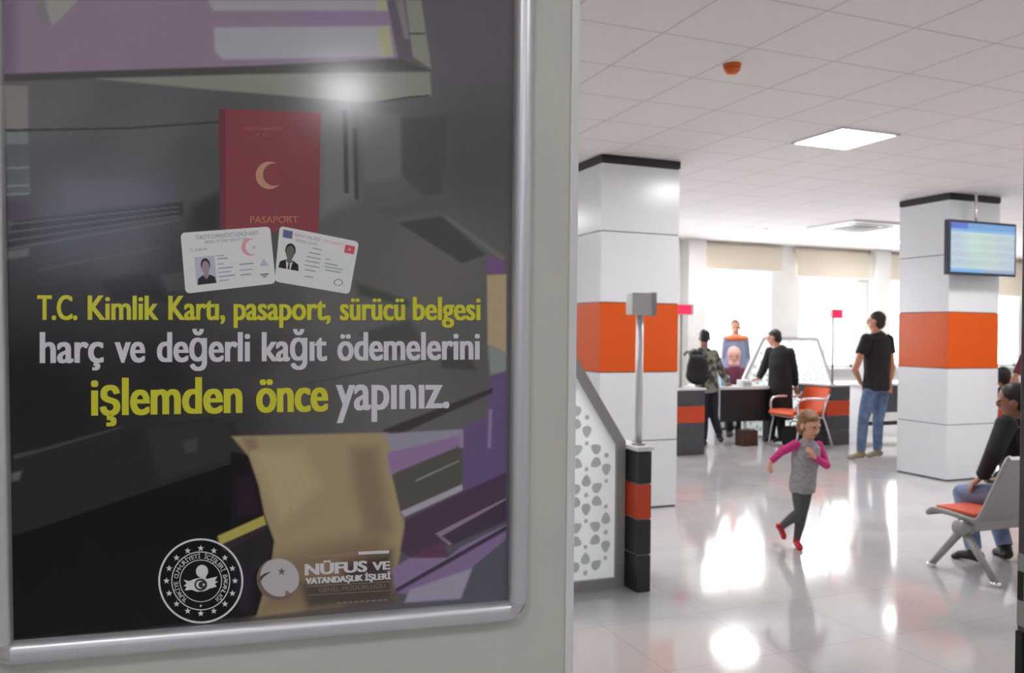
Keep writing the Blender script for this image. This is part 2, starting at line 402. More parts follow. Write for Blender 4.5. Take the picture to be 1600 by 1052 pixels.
# ------------------------------------------------------------------ hanging screen
t = thing('queue_screen', (7.6, 6.13, 2.4), 'flat screen with a pale blue call list hanging before the right column', 'screen')
MB().box((7.10, 6.10, 2.13), (8.055, 6.16, 2.685), .008).build('case', M['screen_case'], t)
gx, gz = 60, 36; me = bpy.data.meshes.new('display'); vs = []; cols = []; fs = []
for j in range(gz+1):
    for i in range(gx+1):
        u, v = i/gx, j/gz
        vs.append((7.125+u*.905-7.6, 6.0985-6.13, 2.158+v*.5-2.4))
        a = np.array([.46, .56, .66])
        a = a + np.array([.05, .06, -.06])*math.exp(-((u-.55)/.3)**2) + np.array([.02, .09, .02])*math.exp(-((u-.35)/.15)**2-((v-.6)/.3)**2)
        if .08 < v < .8 and (int(v*12) % 2 == 0): a = a*.93
        if .12 < v < .78 and abs(v*6 % 1-.5) < .13 and (.06 < u < .18 or .3 < u < .62 or .7 < u < .93): a = a*np.array([.85, .95, .86])
        if v > .88: a = np.array([.10, .16, .55]) if u < .26 else np.array([.16, .33, .62])
        elif v > .82: a = np.array([.20, .42, .70])
        if v < .06: a = np.array([.18, .42, .75]) if u < .5 else np.array([.3, .4, .55])
        cols.append((*a, 1))
for j in range(gz):
    for i in range(gx):
        k = j*(gx+1)+i; fs.append((k, k+1, k+gx+2, k+gx+1))
me.from_pydata(vs, [], fs); ca = me.color_attributes.new('Col', 'FLOAT_COLOR', 'POINT')
ca.data.foreach_set('color', np.array(cols, dtype=np.float32).ravel()); me.materials.append(M['screen'])
d_ = bpy.data.objects.new('display', me); COL.objects.link(d_); d_.parent = t
MB().tube([(7.53, 6.15, 2.6), (7.53, 6.15, CEIL+.002)], .013, 10).build('hanging_rod', M['silver'], t)
MB().box((7.45, 6.16, 2.3), (7.61, 6.19, 2.6), .005).build('mount', M['screen_case'], t)
MB().box((7.48, 6.11, CEIL-.012), (7.58, 6.19, CEIL+.002), .003).build('ceiling_plate', M['trim'], t)

# ------------------------------------------------------------------ pedestals, patterned partitions, displays
def pedestal(x0, y0, x1, y1, h, dark, label, bands=(0, .216, .423, .628)):
    t = thing('counter_pedestal', ((x0+x1)/2, (y0+y1)/2, 0), label, 'pedestal', 'striped counter pedestals')
    z = list(bands)+[h-.025]
    MB().box((x0+.006, y0+.006, 0), (x1-.006, y1-.006, h-.02)).build('core', M['lattice'], t)
    for i in range(4):
        MB().box((x0, y0, z[i]+(.003 if i else .0)), (x1, y1, z[i+1]-.004), .003).build('block', (M['orange_board'] if i == 2 else dark), t)
    MB().box((x0-.012, y0-.012, h-.025), (x1+.012, y1+.012, h), .003).build('top_plate', M['white_top'], t)
    return t
pedestal(2.436, 4.165, 2.525, 4.60, .845, M['dark_board'], 'slim black pedestal with an orange block below the pole-mounted box')
pedestal(5.62, 8.70, 6.03, 9.30, .83, M['grey_board'], 'grey and orange counter pedestal beside the man with the backpack', (0, .205, .40, .61))
pedestal(8.16, 8.92, 8.56, 9.5, .83, M['grey_board'], 'grey and orange counter pedestal between the orange chair and the man in jeans', (0, .205, .40, .61))

def teardrop(cx_, cz_, ang, L, Wd, n=12):
    pts = []
    for k in range(n):
        a = 2*math.pi*k/n; r = .5*L*(math.cos(a)); wv = .5*Wd*math.sin(a)*(1-.45*math.cos(a))
        pts.append((cx_+r*math.cos(ang)-wv*math.sin(ang), cz_+r*math.sin(ang)+wv*math.cos(ang)))
    return pts
def inside(poly, x, z, marg):
    A = None
    for i in range(len(poly)):
        (x0, z0), (x1, z1) = poly[i], poly[(i+1) % len(poly)]
        L = math.hypot(x1-x0, z1-z0); d = ((x1-x0)*(z-z0)-(z1-z0)*(x-x0))/L
        if d < marg: return False
    return True
def inset(poly, m_):
    out = []; n = len(poly)
    for i in range(n):
        p0, p1, p2 = (Vector(poly[(i+k) % n]) for k in (-1, 0, 1))
        a, b2 = (p1-p0).normalized(), (p2-p1).normalized(); na, nb = Vector((-a.y, a.x)), Vector((-b2.y, b2.x))
        k = (na+nb); k = k/max(.2, k.dot(na)); out.append(tuple(p1+k*m_))
    return out
def partition(outline, y, fw, label, sc=1.0, thick=.05, fm='grey_frame'):
    """outline: (x,z) anticlockwise seen from the front"""
    cx_ = sum(p[0] for p in outline)/len(outline)
    t = thing('patterned_partition', (cx_, y, 0), label, 'partition', 'white lattice partitions')
    inn = inset(outline, fw); n = len(outline); f = MB()
    for i in range(n):
        a, b2, c2, d2 = outline[i], outline[(i+1) % n], inn[(i+1) % n], inn[i]
        f.prism([(q[0], y, q[1]) for q in (a, b2, c2, d2)], (0, thick, 0))
    f.build('frame', M[fm], t)
    sh = MB(); sh.bm.faces.new([sh.bm.verts.new((q[0], y+.02, q[1])) for q in inset(outline, fw-.003)])   # acrylic sheet let into the frame
    sh.build('lattice_sheet', M['lattice'], t)
    h = MB(); flat = lambda P_: h.bm.faces.new([h.bm.verts.new(p_) for p_ in P_])   # frosted openings in the sheet
    S = .205*sc; x0, x1 = min(p[0] for p in outline), max(p[0] for p in outline); z1 = max(p[1] for p in outline)
    for r_ in range(-1, int(z1/(S*.866))+2):
        for k in range(-1, int((x1-x0)/S)+2):
            cx2 = x0+.03+k*S+(S/2 if r_ % 2 else 0); cz2 = .1+r_*S*.866
            for q in range(6):
                a = math.radians(60*q+30); px_, pz_ = cx2+math.cos(a)*S*.32, cz2+math.sin(a)*S*.32
                if inside(inn, px_, pz_, .03*sc):
                    flat([(u, y+.0185, v) for u, v in teardrop(px_, pz_, a, .27*S, .215*S)])
            for q in range(2):
                px_, pz_ = cx2+S*.5, cz2+(S*.288 if q else -S*.288)
                if inside(inn, px_, pz_, .012): flat([(px_+.05*S*math.cos(math.radians(60*w_)), y+.0185, pz_+.05*S*math.sin(math.radians(60*w_))) for w_ in range(6)])
            if inside(inn, cx2, cz2, .015): flat([(cx2+.06*S*math.cos(math.radians(60*w_)), y+.0185, cz2+.06*S*math.sin(math.radians(60*w_))) for w_ in range(6)])
    h.build('cutouts', M['cutout'], t)
    return t
partition([(1.10, 0.0), (2.428, 0.0), (2.428, .861), (2.10, 1.36), (1.43, 1.36), (1.10, .861)], 4.30, .058, 'white lattice partition in a grey frame sloping down to the slim black pedestal', 1.28)
partition([(7.45, .0), (9.11, .0), (9.11, .75), (8.79, 1.478), (7.78, 1.478), (7.45, .88)], 9.80, .05, 'white lattice partition behind the orange chair and the man in a long black coat', 1.1, .05, 'trim')

def pole_display(x, y, z0, z1, wx, hz, lit, label, dx=0.0, group='pole displays at the counters'):
    t = thing('pole_display', (x, y, z0), label, 'display', group)
    r = .022 if not lit else .016
    MB().tube([(x, y, z0+.008), (x, y, z1+.02)], r, 14).build('pole', M['alu' if not lit else 'steel'], t)
    MB().cone((x, y, z0), (x, y, z0+.012), .04, .04, 20).build('foot_plate', M['steel'], t)
    MB().box((x+dx-wx/2, y-.045, z1), (x+dx+wx/2, y+.03, z1+hz), .005).build('display_box', M['led_case'], t)
    if lit: MB().box((x+dx-wx/2+.008, y-.049, z1+.008), (x+dx+wx/2-.03, y-.044, z1+hz-.008), .001).build('lit_face', M['led_red'], t)
    else: MB().box((x+dx+wx/2-.02, y-.05, z1-.004), (x+dx+wx/2+.006, y+.034, z1+hz+.004), .002).build('edge_cover', M['steel'], t)
    return t
pole_display(2.485, 4.25, .845, 1.61, .155, .13, False, 'grey display box on a tall pole, standing on the slim black pedestal')
pole_display(8.32, 9.0, .83, 1.74, .20, .13, True, 'red display on a thin pole left of the man in the black T-shirt', .04)
pole_display(5.80, 8.9, .83, 1.745, .26, .13, True, 'red display just showing past the right side of the left column', 0.02)

# ------------------------------------------------------------------ desks
t = thing('service_desk', (7.15, 9.55, 0), 'dark front desk with a white top between the backpack and the long coat', 'desk', 'service desks')
MB().box((6.66, 9.42, .745), (7.72, 9.65, .785), .004).box((6.66, 9.64, .745), (7.30, 10.05, .785), .004).build('worktop', M['white_top'], t)
MB().box((6.80, 9.46, .30), (7.70, 9.485, .745)).build('front_panel', M['dark_board'], t)
MB().box((6.70, 9.44, 0), (6.79, 10.03, .745), .003).build('side_panel', M['white_top'], t)
MB().box((7.66, 9.49, 0), (7.70, 9.64, .745), .003).build('side_panel', M['dark_board'], t)
t = thing('service_desk', (10.2, 9.9, 0), 'dark desk half hidden between the man in jeans and the screen column', 'desk', 'service desks')
MB().box((9.45, 9.6, .75), (11.4, 10.2, .785), .004).build('worktop', M['white_top'], t)
MB().box((9.5, 9.62, .34), (11.35, 9.65, .75)).build('front_panel', M['grey_board'], t)
for x in (9.5, 11.3): MB().box((x, 9.66, .0), (x+.05, 10.15, .75), .003).build('side_panel', M['white_top'], t)
MB().box((9.55, 9.66, .14), (11.3, 9.71, .2)).build('foot_rail', M['dark_board'], t)
def small(name, label, cat, lo, hi, m_, bev=.004, group=None):
    c_ = ((lo[0]+hi[0])/2, (lo[1]+hi[1])/2, lo[2])
    return tag(MB().box(lo, hi, bev).build(name, m_, None, c_), label, cat, group)
# things on and under the desk
small('storage_box', 'low dark brown box on the floor under the front desk', 'box', (6.98, 9.18, 0), (7.22, 9.36, .21), M['brown'])
t = thing('tissue_box', (7.0, 9.67, .785), 'pale blue box standing on the white desk top', 'box')
MB().box((6.93, 9.62, .785), (7.07, 9.72, .93), .006).build('carton', M['paleblue'], t)
MB().ell((7.0, 9.67, .94), (.045, .03, .035)).build('tissue', M['paper'], t)
t = thing('desk_printer', (7.32, 9.47, .785), 'small white machine on the desk by the hands of the man in the long coat', 'printer')
MB().box((7.20, 9.50, .785), (7.36, 9.64, .87), .012).build('housing', M['trim'], t)
MB().box((7.22, 9.485, .81), (7.34, 9.51, .83)).build('paper_tray', M['grey_frame'], t)
t = thing('monitor', (6.9, 9.86, .785), 'white backed monitor on the desk, left of the pink headscarf', 'monitor')
MB().tube([(6.9, 9.88, .785), (6.9, 9.88, .95)], .02).build('stand', M['trim'], t)
MB().box((6.8, 9.80, .785), (7.0, 9.96, .797), .004).build('foot', M['trim'], t)
MB().box((6.74, 9.85, .93), (7.06, 9.875, 1.22), .012).build('back_shell', M['lattice'], t)
MB().box((6.755, 9.874, .945), (7.045, 9.88, 1.205)).build('display', M['black'], t)
for k, (x, y, a) in enumerate(((7.47, 9.5, .2), (7.6, 9.56, -.3))):
    R = Matrix.Rotation(a, 3, 'Z')
    o = MB().box((-.1, -.04, 0), (.1, .04, .003), R=R, o=(x, y, .786)).build('paper_sheet', M['paper'], None, (x, y, .786))
    tag(o, ('white paper lying on the desk before the man in the long coat', 'white paper at the right end of the desk top')[k], 'paper', 'papers on the desk')
o = tag(MB().ell((7.05, 10.35, .035), (.28, .16, .035)).build('crumpled_sheet', M['paper'], None, (7.05, 10.35, 0)), 'white paper on the floor under the desk, right of the dark trouser leg', 'paper')

# ------------------------------------------------------------------ visitor chair
def visitor_chair(x, y, a, label, group=None, top=.80):
    """local +x is where the sitter looks"""
    R = Matrix.Rotation(a, 3, 'Z'); o = Vector((x, y, 0))
    T = lambda *q: o + R @ Vector(q)
    t = thing('visitor_chair', (x, y, 0), label, 'chair', group)
    def slab(pts, wd, th):
        q = MB(); n = len(pts); rings = []
        for i, p_ in enumerate(pts):
            d = (Vector(pts[min(i+1, n-1)])-Vector(pts[max(i-1, 0)])).normalized(); nn = Vector((-d.y, d.x))
            rings.append((p_, nn))
        V = []
        for (p_, nn) in rings:
            V.append([q.bm.verts.new(T(p_[0]+nn.x*k*th, sx*wd/2, p_[1]+nn.y*k*th)) for sx, k in ((-1, 0), (1, 0), (1, 1), (-1, 1))])
        for A, B in zip(V, V[1:]):
            for k in range(4): q.bm.faces.new((A[k], A[(k+1) % 4], B[(k+1) % 4], B[k]))
        q.bm.faces.new(V[0][::-1]); q.bm.faces.new(V[-1]); bmesh.ops.recalc_face_normals(q.bm, faces=q.bm.faces)
        return q
    soft(slab([(.26, .425), (.24, .45), (.1, .45), (-.14, .435), (-.2, .44)], .46, -.05).build('seat', M['orange_seat'], t))
    soft(slab([(-.2, .475), (-.24, .475+(top-.475)*.33), (-.29, .475+(top-.475)*.68), (-.34, top)], .46, .035).build('backrest', M['orange_seat'], t))
    for sx in (-1, 1):
        v = .26*sx
        MB().tube([T(.26, v, 0), T(.2, v, .3), T(.17, v, .44)], .013, 8).build('leg', M['silver'], t)
        MB().tube([T(-.38, v, 0), T(-.26, v, .3), T(-.2, v, .44), T(-.25, v, .6), T(-.31, v, top-.08)], .013, 8).build('leg', M['silver'], t)
        MB().tube([T(.2, v, .40), T(.24, v, .56), T(.2, v, .655), T(.05, v, .665), T(-.15, v, .655), T(-.28, v, .66)], .018, 8, 2).build('armrest', M['silver'], t)
    for u_ in (.17, -.2): MB().tube([T(u_, -.26, .405), T(u_, .26, .405)], .011, 8).build('crossbar', M['silver'], t)
    return t
visitor_chair(7.68, 8.95, math.radians(181), 'orange visitor chair with silver arms behind the running child', 'orange visitor chairs')
visitor_chair(8.92, 6.95, math.radians(80), 'orange visitor chair just showing behind the screen column', 'orange visitor chairs', .93)
t = thing('shoulder_bag', (7.66, 9.0, 0), 'black bag on the floor under the orange visitor chair', 'bag')
MB().box((7.54, 8.88, 0), (7.78, 9.1, .27), .04).build('bag_body', M['suit'], t)
MB().tube([(7.59, 8.99, .26), (7.61, 8.99, .34), (7.71, 8.99, .34), (7.73, 8.99, .26)], .009, 8, 2).build('bag_handle', M['black_rubber'], t)

# ------------------------------------------------------------------ beam bench
t = thing('waiting_bench', (5.3, 3.77, 0), 'grey perforated metal waiting bench with coral seat pads at the right edge', 'bench')
XB = 4.53
def bench_seat(x0, wd=.49):
    prof = [(4.035, .345), (4.025, .37), (3.99, .388), (3.85, .385), (3.70, .37), (3.66, .385), (3.635, .43), (3.55, .61), (3.475, .78), (3.455, .795)]
    q = MB(); n = len(prof); V = []
    for i, (yy, zz) in enumerate(prof):
        a, b_ = Vector(prof[max(i-1, 0)]), Vector(prof[min(i+1, n-1)]); d = (b_-a).normalized(); nn = Vector((d.y, -d.x))*-.022
        V.append([q.bm.verts.new(p_) for p_ in ((x0, yy, zz), (x0+wd, yy, zz), (x0+wd, yy+nn.x, zz+nn.y), (x0, yy+nn.x, zz+nn.y))])
    for A, B in zip(V, V[1:]):
        for k in range(4): q.bm.faces.new((A[k], A[(k+1) % 4], B[(k+1) % 4], B[k]))
    q.bm.faces.new(V[0][::-1]); q.bm.faces.new(V[-1]); bmesh.ops.recalc_face_normals(q.bm, faces=q.bm.faces)
    for r_ in range(2):
        for k in range(7):
            yb, zb = 3.593-.03*r_, .50+.065*r_
            q.box((-.018, -.004, -.006), (.018, .004, .006), R=Matrix.Rotation(math.radians(25), 3, 'X'), o=(x0+.06+k*.061, yb-.0005+.0, zb), mi=1)
    soft(q.build('seat_shell', [M['steel'], M['joint']], t), 30)
    MB().box((x0+.03, 3.70, .383), (x0+wd-.03, 3.99, .405), .008).build('seat_pad', M['red_orange'], t)
    for xx in (x0, x0+wd-.02):
        MB().tube([(xx+.01, yy, zz-.006) for yy, zz in prof], .016, 8, 1).build('edge_rail', M['steel'], t)
for k in range(4): bench_seat(XB+k*.505)
MB().box((XB-.0, 3.735, .28), (XB+2.05, 3.805, .34), .008).build('beam', M['steel'], t)
for x in (XB-.01, XB+1.95):
    MB().cone((x-.02, 3.77, .305), (x+.06, 3.77, .305), .05, .05, 20).build('leg_hub', M['steel'], t)
    for y2 in (4.0, 3.54):
        lg = MB().tube([(x+.02, 3.77, .30), (x+.02, y2, .02)], [.026, .02], 12).build('leg', M['steel'], t)
        MB().cone((x+.02, y2, 0), (x+.02, y2, .03), .03, .026, 14).build('foot_pad', M['chrome'], lg)

# ------------------------------------------------------------------ people
def frame_of(f, up):
    f = Vector(f).normalized(); up = Vector(up); u = (up-f*up.dot(f)).normalized(); return f.cross(u), f, u   # right, forward, up
def head_vol(q, hc, fdir, up, k):
    r, f, u = frame_of(fdir, up); X = dict(X=r, Y=f, Z=u)
    q.ell(hc+u*.022*k, (.075*k, .094*k, .092*k), **X)
    q.ell(hc-u*.045*k+f*.022*k, (.056*k, .066*k, .072*k), **X)
    q.ell(hc-u*.095*k+f*.05*k, (.03*k, .03*k, .022*k), **X)
    q.ell(hc-u*.018*k+f*.098*k, (.013*k, .020*k, .028*k), **X)
    q.ell(hc+u*.018*k+f*.078*k, (.052*k, .02*k, .014*k), **X)
    q.ell(hc-u*.062*k+f*.082*k, (.026*k, .012*k, .012*k), **X)
    for sg in (-1, 1): q.ell(hc+r*sg*.077*k-u*.012*k, (.011*k, .022*k, .034*k), **X)
def hand_vol(q, wr, dirv, palm_n, k, curl=.5, thumb=1):
    d = Vector(dirv).normalized(); n = Vector(palm_n); n = (n-d*n.dot(d)).normalized(); sd = d.cross(n)
    q.ell(wr+d*.045*k, (.05*k, .037*k, .016*k), X=d, Y=sd, Z=n, seg=12)
    for i, (off, L) in enumerate(((-.028, .068), (-.0095, .078), (.0095, .073), (.027, .056))):
        b0 = wr+d*.082*k+sd*off*k; a = curl*(.8+.12*i)
        d1 = d*math.cos(a)+n*math.sin(a); d2 = d*math.cos(2*a)+n*math.sin(2*a)
        p1 = b0+d1*L*.5*k; p2 = p1+d2*L*.5*k
        q.tube([b0-d*.012*k, b0, p1, p2], [.0095*k, .0092*k, .0085*k, .007*k], 8)
    b0 = wr+d*.03*k-sd*.03*k*thumb; td = (d*.7-sd*.7*thumb+n*.25).normalized()
    q.tube([b0, b0+td*.035*k, b0+td*.035*k+(d*.9-sd*.25*thumb+n*.4).normalized()*.03*k], [.012*k, .0105*k, .008*k], 8)
def torso_rings(J, infl, k, top=True, low=None):
    lat_h = (J['hR']-J['hL']).normalized(); lat_s = (J['sR']-J['sL']).normalized()
    pel, nk = J['pel'], J['neck']; sm = (J['sR']+J['sL'])/2; ch = pel.lerp(sm, .66)
    if 'chest' in J: ch = J['chest']
    ax = [pel-(ch-pel).normalized()*.07*k if low is None else low, pel, pel.lerp(ch, .5), ch, sm-(sm-ch)*.06]
    WD = [(.155, .115), (.165, .12), (.148, .108), (.172, .122), (.165, .09)]
    hs = (J['sR']-J['sL']).length/2/(.185*k); R = []
    for i, (p, (a, b_)) in enumerate(zip(ax, WD)):
        t_ = i/4; lat = lat_h.lerp(lat_s, t_).normalized(); upv = (ax[min(i+1, 4)]-ax[max(i-1, 0)]).normalized()
        lat = (lat-upv*lat.dot(upv)).normalized(); fr = upv.cross(lat)
        wsc = min(1.1, max(.75, hs)) if i > 2 else 1
        R.append((p, lat*(a*k*wsc+infl), fr*(b_*k+infl)))
    if top:
        upv = (nk-sm).normalized() if (nk-sm).length > .01 else Vector((0, 0, 1)); lat = (lat_s-upv*lat_s.dot(upv)).normalized()
        R.append((sm.lerp(nk, .5), lat*(.10*k+infl), upv.cross(lat)*(.07*k+infl)))
        R.append((nk, lat*(.056*k+infl*.8), upv.cross(lat)*(.058*k+infl*.8)))
    return R
def shoe_vol(q, an, toe, k, infl=0):
    d = toe-an; d = Vector((d.x, d.y, d.z)); g_ = d.normalized(); up = Vector((0, 0, 1)); up = (up-g_*up.dot(g_)).normalized(); sd = g_.cross(up)
    L = d.length; hl = an-g_*.045*k-up*.045*k; lo = toe-g_*.05*k
    q.rings([(hl, sd*.028*k, up*.03*k), (hl+g_*.04*k, sd*.036*k, up*.036*k), (hl.lerp(lo, .55)-up*.004*k, sd*.04*k, up*.034*k), (lo-up*.01*k, sd*.045*k, up*.027*k), (toe-up*.014*k, sd*.03*k, up*.018*k)], 14)
    q.tube([an+up*.035*k, an-up*.03*k], [.041*k, .042*k], 12)
def person(label, foot, J, k, face, skin, hair=None, hairc='short', clothes=(), hands=None, hk=None, vox=.007, bare=('head',), eyes=True, group=None, lim=1.0):
    """one fused body; clothes are children. J: world-space joints"""
    loc = Vector(foot); hk = hk or k; upv = (J['head']-J['neck']).normalized()
    upv = (upv + Vector((0, 0, 1))*.6).normalized()
    q = MB()
    q.rings(torso_rings(J, 0, k), 18)
    q.tube([J['neck']-upv*.05*k, J['neck'], J['head']-upv*.03*k], [.064*k, .058*k, .056*k], 14)
    head_vol(q, J['head'], face, upv, hk)
    for sd in 'LR':
        if 'e'+sd in J:
            q.tube([J['s'+sd], J['s'+sd].lerp(J['e'+sd], .5), J['e'+sd]], [.05*k*lim, .044*k*lim, .038*k*lim], 12); q.ell(J['s'+sd], (.054*k*lim,)*3)
            q.ell(J['e'+sd], (.039*k*lim,)*3)
            q.tube([J['e'+sd], J['e'+sd].lerp(J['w'+sd], .35), J['w'+sd]], [.038*k*lim, .036*k*lim, .026*k*lim], 12)
            dv, pn, cu, th = (hands or {}).get(sd, ((J['w'+sd]-J['e'+sd]), CV(0, -1, 0), .35, 1 if sd == 'L' else -1))
            q.ell(J['w'+sd], (.026*k*lim,)*3); hand_vol(q, J['w'+sd], dv, pn, k*lim, cu, th)
        if 'k'+sd in J:
            q.tube([J['h'+sd], J['h'+sd].lerp(J['k'+sd], .5), J['k'+sd]], [.077*k, .068*k, .052*k], 12); q.ell(J['h'+sd], (.075*k,)*3); q.ell(J['k'+sd], (.053*k,)*3)
            q.tube([J['k'+sd], J['k'+sd].lerp(J['a'+sd], .35), J['a'+sd]], [.052*k, .05*k, .034*k], 12)
            shoe_vol(q, J['a'+sd], J['t'+sd], k*.93)
    o = q.build('person', M[skin], None, loc); fuse(o, vox); tag(o, label, 'person', group)
    r, f, u = frame_of(face, upv); hc = J['head']
    if eyes:
        for sg in (-1, 1): MB().ell(hc+r*sg*.031*hk+f*.089*hk+u*.006*hk, (.012*hk, .008*hk, .008*hk), X=r, Y=f, Z=u, seg=10).build('eye', M['eye'], o)
        MB().ell(hc-u*.064*hk+f*.090*hk, (.022*hk, .007*hk, .006*hk), X=r, Y=f, Z=u, seg=10).build('mouth', M['lips'], o)
    if hair:
        h = MB(); X = dict(X=r, Y=f, Z=u)
        h.ell(hc+u*.036*hk-f*.014*hk, (.081*hk, .098*hk, .092*hk), **X); h.ell(hc-u*.02*hk-f*.042*hk, (.07*hk, .066*hk, .08*hk), **X)
        if hairc == 'bob':
            h.ell(hc-u*.03*hk-f*.045*hk, (.078*hk, .06*hk, .085*hk), **X); h.ell(hc+u*.072*hk+f*.035*hk+r*.01*hk, (.062*hk, .055*hk, .036*hk), **X)
            for sg in (-1, 1): h.ell(hc+r*sg*.068*hk-u*.01*hk-f*.012*hk, (.018*hk, .035*hk, .065*hk), **X)
        fuse(h.build('hair', M[hair], o), vox)
    def torso(infl, low=None, top=True): return MB().rings(torso_rings(J, infl, k, top, low), 20)
    for cl in clothes:
        kind, nm, mm = cl[:3]; kw = cl[3] if len(cl) > 3 else {}
        q = MB()
        if kind == 'top':
            inf = kw.get('infl', .014); q.rings(torso_rings(J, inf*k, k, True, kw.get('low')), 20)
            if kw.get('skirt'):
                a, b_ = J['pel'], kw['skirt']; lat = (J['hR']-J['hL']).normalized(); fr = (a-b_).normalized().cross(lat).normalized()
                q.rings([(a, lat*.185*k, fr*.135*k), (a.lerp(b_, .5), lat*.195*k, fr*.14*k), (b_, lat*.205*k, fr*.145*k)], 20)
            fr_ = kw.get('sleeve', 1.0)
            for sd in 'LR':
                if 'e'+sd not in J or fr_ <= 0: continue
                S, E_, Wt = J['s'+sd], J['e'+sd], J['w'+sd]; i_ = inf*.8*k
                q.ell(S, (.054*k*lim+i_,)*3)
                if fr_ < 1: q.tube([S, S.lerp(E_, fr_)], [.053*k*lim+i_, .052*k*lim+i_], 14)
                else:
                    q.tube([S, S.lerp(E_, .5), E_], [.052*k*lim+i_, .047*k*lim+i_, .042*k*lim+i_], 14); q.ell(E_, (.042*k*lim+i_,)*3)
                    q.tube([E_, E_.lerp(Wt, .94)], [.041*k*lim+i_, .03*k*lim+i_], 14)
        elif kind == 'sleeves':
            i_ = .009*k
            for sd in 'LR':
                S, E_, Wt = J['s'+sd], J['e'+sd], J['w'+sd]
                q.ell(S, (.053*k*lim+i_,)*3); q.tube([S, E_], [.05*k*lim+i_, .042*k*lim+i_], 14); q.ell(E_, (.042*k*lim+i_,)*3); q.tube([E_, E_.lerp(Wt, .94)], [.041*k*lim+i_, .03*k*lim+i_], 14)
        elif kind == 'trousers':
            i_ = kw.get('infl', .010)*k; lat = (J['hR']-J['hL']).normalized(); ch = ((J['sR']+J['sL'])/2-J['pel']).normalized(); fr = ch.cross(lat).normalized()
            q.rings([(J['pel']+ch*.07*k, lat*(.148*k+i_), fr*(.108*k+i_)), (J['pel'], lat*(.16*k+i_), fr*(.118*k+i_)), (J['pel']-ch*.07*k, lat*(.15*k+i_), fr*(.11*k+i_))], 18)
            for sd in 'LR':
                if 'k'+sd not in J: continue
                Hp, K_, A = J['h'+sd], J['k'+sd], J['a'+sd]
                q.ell(Hp, (.078*k+i_,)*3); q.tube([Hp, Hp.lerp(K_, .5), K_], [.08*k+i_, .073*k+i_, .055*k+i_], 14); q.ell(K_, (.056*k+i_,)*3)
                q.tube([K_, K_.lerp(A, .4), K_.lerp(A, kw.get('to', .97))], [.055*k+i_, .053*k+i_, kw.get('cuff', .042)*k+i_], 14)
        elif kind == 'shoes':
            for sd in 'LR':
                if 't'+sd not in J: continue
                q2 = MB(); shoe_vol(q2, J['a'+sd]-Vector((0, 0, .0)), J['t'+sd], k*1.05); fuse(q2.build(nm, M[mm], o), vox*.8, 2)
            continue
        fuse(q.build(nm, M[mm], o), vox, kw.get('smooth', 3))
    return o
def joints(Z0, **px):
    out = {}
    for n_, v in px.items(): out[n_] = PX(v[0], v[1], Z0+(v[2] if len(v) > 2 else 0))
    if 'pel' not in out: out['pel'] = (out['hL']+out['hR'])/2 + Vector((0, 0, .03))
    return out
def ground(J, k):
    """rest the lower toe on the floor"""
    return J
def floor_toe(J, names, dz=.03):
    for n_ in names: J[n_].z = dz
    return J

# standing man in T-shirt and jeans, seen from behind
J = joints(10.16, head=(1369.5, 502, 0), neck=(1368, 519, .01), sL=(1354, 530, -.05), sR=(1388, 531, .08), eL=(1336, 578, -.1), wL=(1343, 594, .06), eR=(1394, 575, .04), wR=(1391, 597, .0),
           hL=(1360, 612, -.05), hR=(1378, 612, .06), pel=(1369, 604, 0), kL=(1349, 655, -.07), aL=(1345, 707, -.06), tL=(1326, 715, -.12), kR=(1372, 656, .05), aR=(1371, 705, .1), tR=(1355, 712, .06))
floor_toe(J, ('tL', 'tR'), .022); J['aL'].z = J['aR'].z = .085
person('standing man seen from behind in a black T-shirt and blue jeans', (7.88, 7.81, 0), J, 1.0, CV(-.75, .66, .05), 'skin', 'hair_dark',
       clothes=(('top', 't_shirt', 'tee', dict(sleeve=.5, infl=.02, low=J['pel']-Vector((0, 0, .05)))), ('trousers', 'jeans', 'jeans'), ('shoes', 'shoe', 'sand_shoe')),
       hands={'L': (CV(.55, .3, -.7), CV(.6, .3, .3), .5, 1)})
# running child
J = joints(5.79, head=(1264, 663, -.02), neck=(1262, 687, 0), sL=(1279, 697, .05), sR=(1243, 695, -.05), eL=(1291, 727, .0), wL=(1272, 714, -.12), eR=(1221, 706, -.04), wR=(1204, 722, -.05),
           hL=(1258, 764, .035), hR=(1248, 764, -.035), pel=(1254, 756, 0), kL=(1253, 803, -.03), aL=(1245, 847, .05), tL=(1251, 856, -.05), kR=(1250, 800, -.07), aR=(1222, 822, .12), tR=(1226, 842, .13))
dz = J['tL'].z-.014
for v in J.values(): v.z -= dz*0
J['tL'].z = .016; J['aL'].z = .055
person('small child running across the floor in a grey vest and magenta sleeves', (4.0, 4.65, 0), J, .60, CV(.45, -.85, -.26), 'skin_pale', 'hair_fair', 'bob',
       clothes=(('sleeves', 'undershirt_sleeves', 'pink'), ('top', 'vest', 'vest', dict(sleeve=0, infl=.02, low=J['pel']-Vector((0, 0, .06)))), ('trousers', 'leggings', 'leggings', dict(infl=.006, cuff=.036)), ('shoes', 'shoe', 'red_shoe')),
       hands={'L': (CV(-.55, -.2, .75), CV(-.5, .7, 0), .5, -1), 'R': (CV(-.05, 0, -1), CV(.6, .5, 0), .35, 1)}, vox=.004, lim=.92, hk=.82)
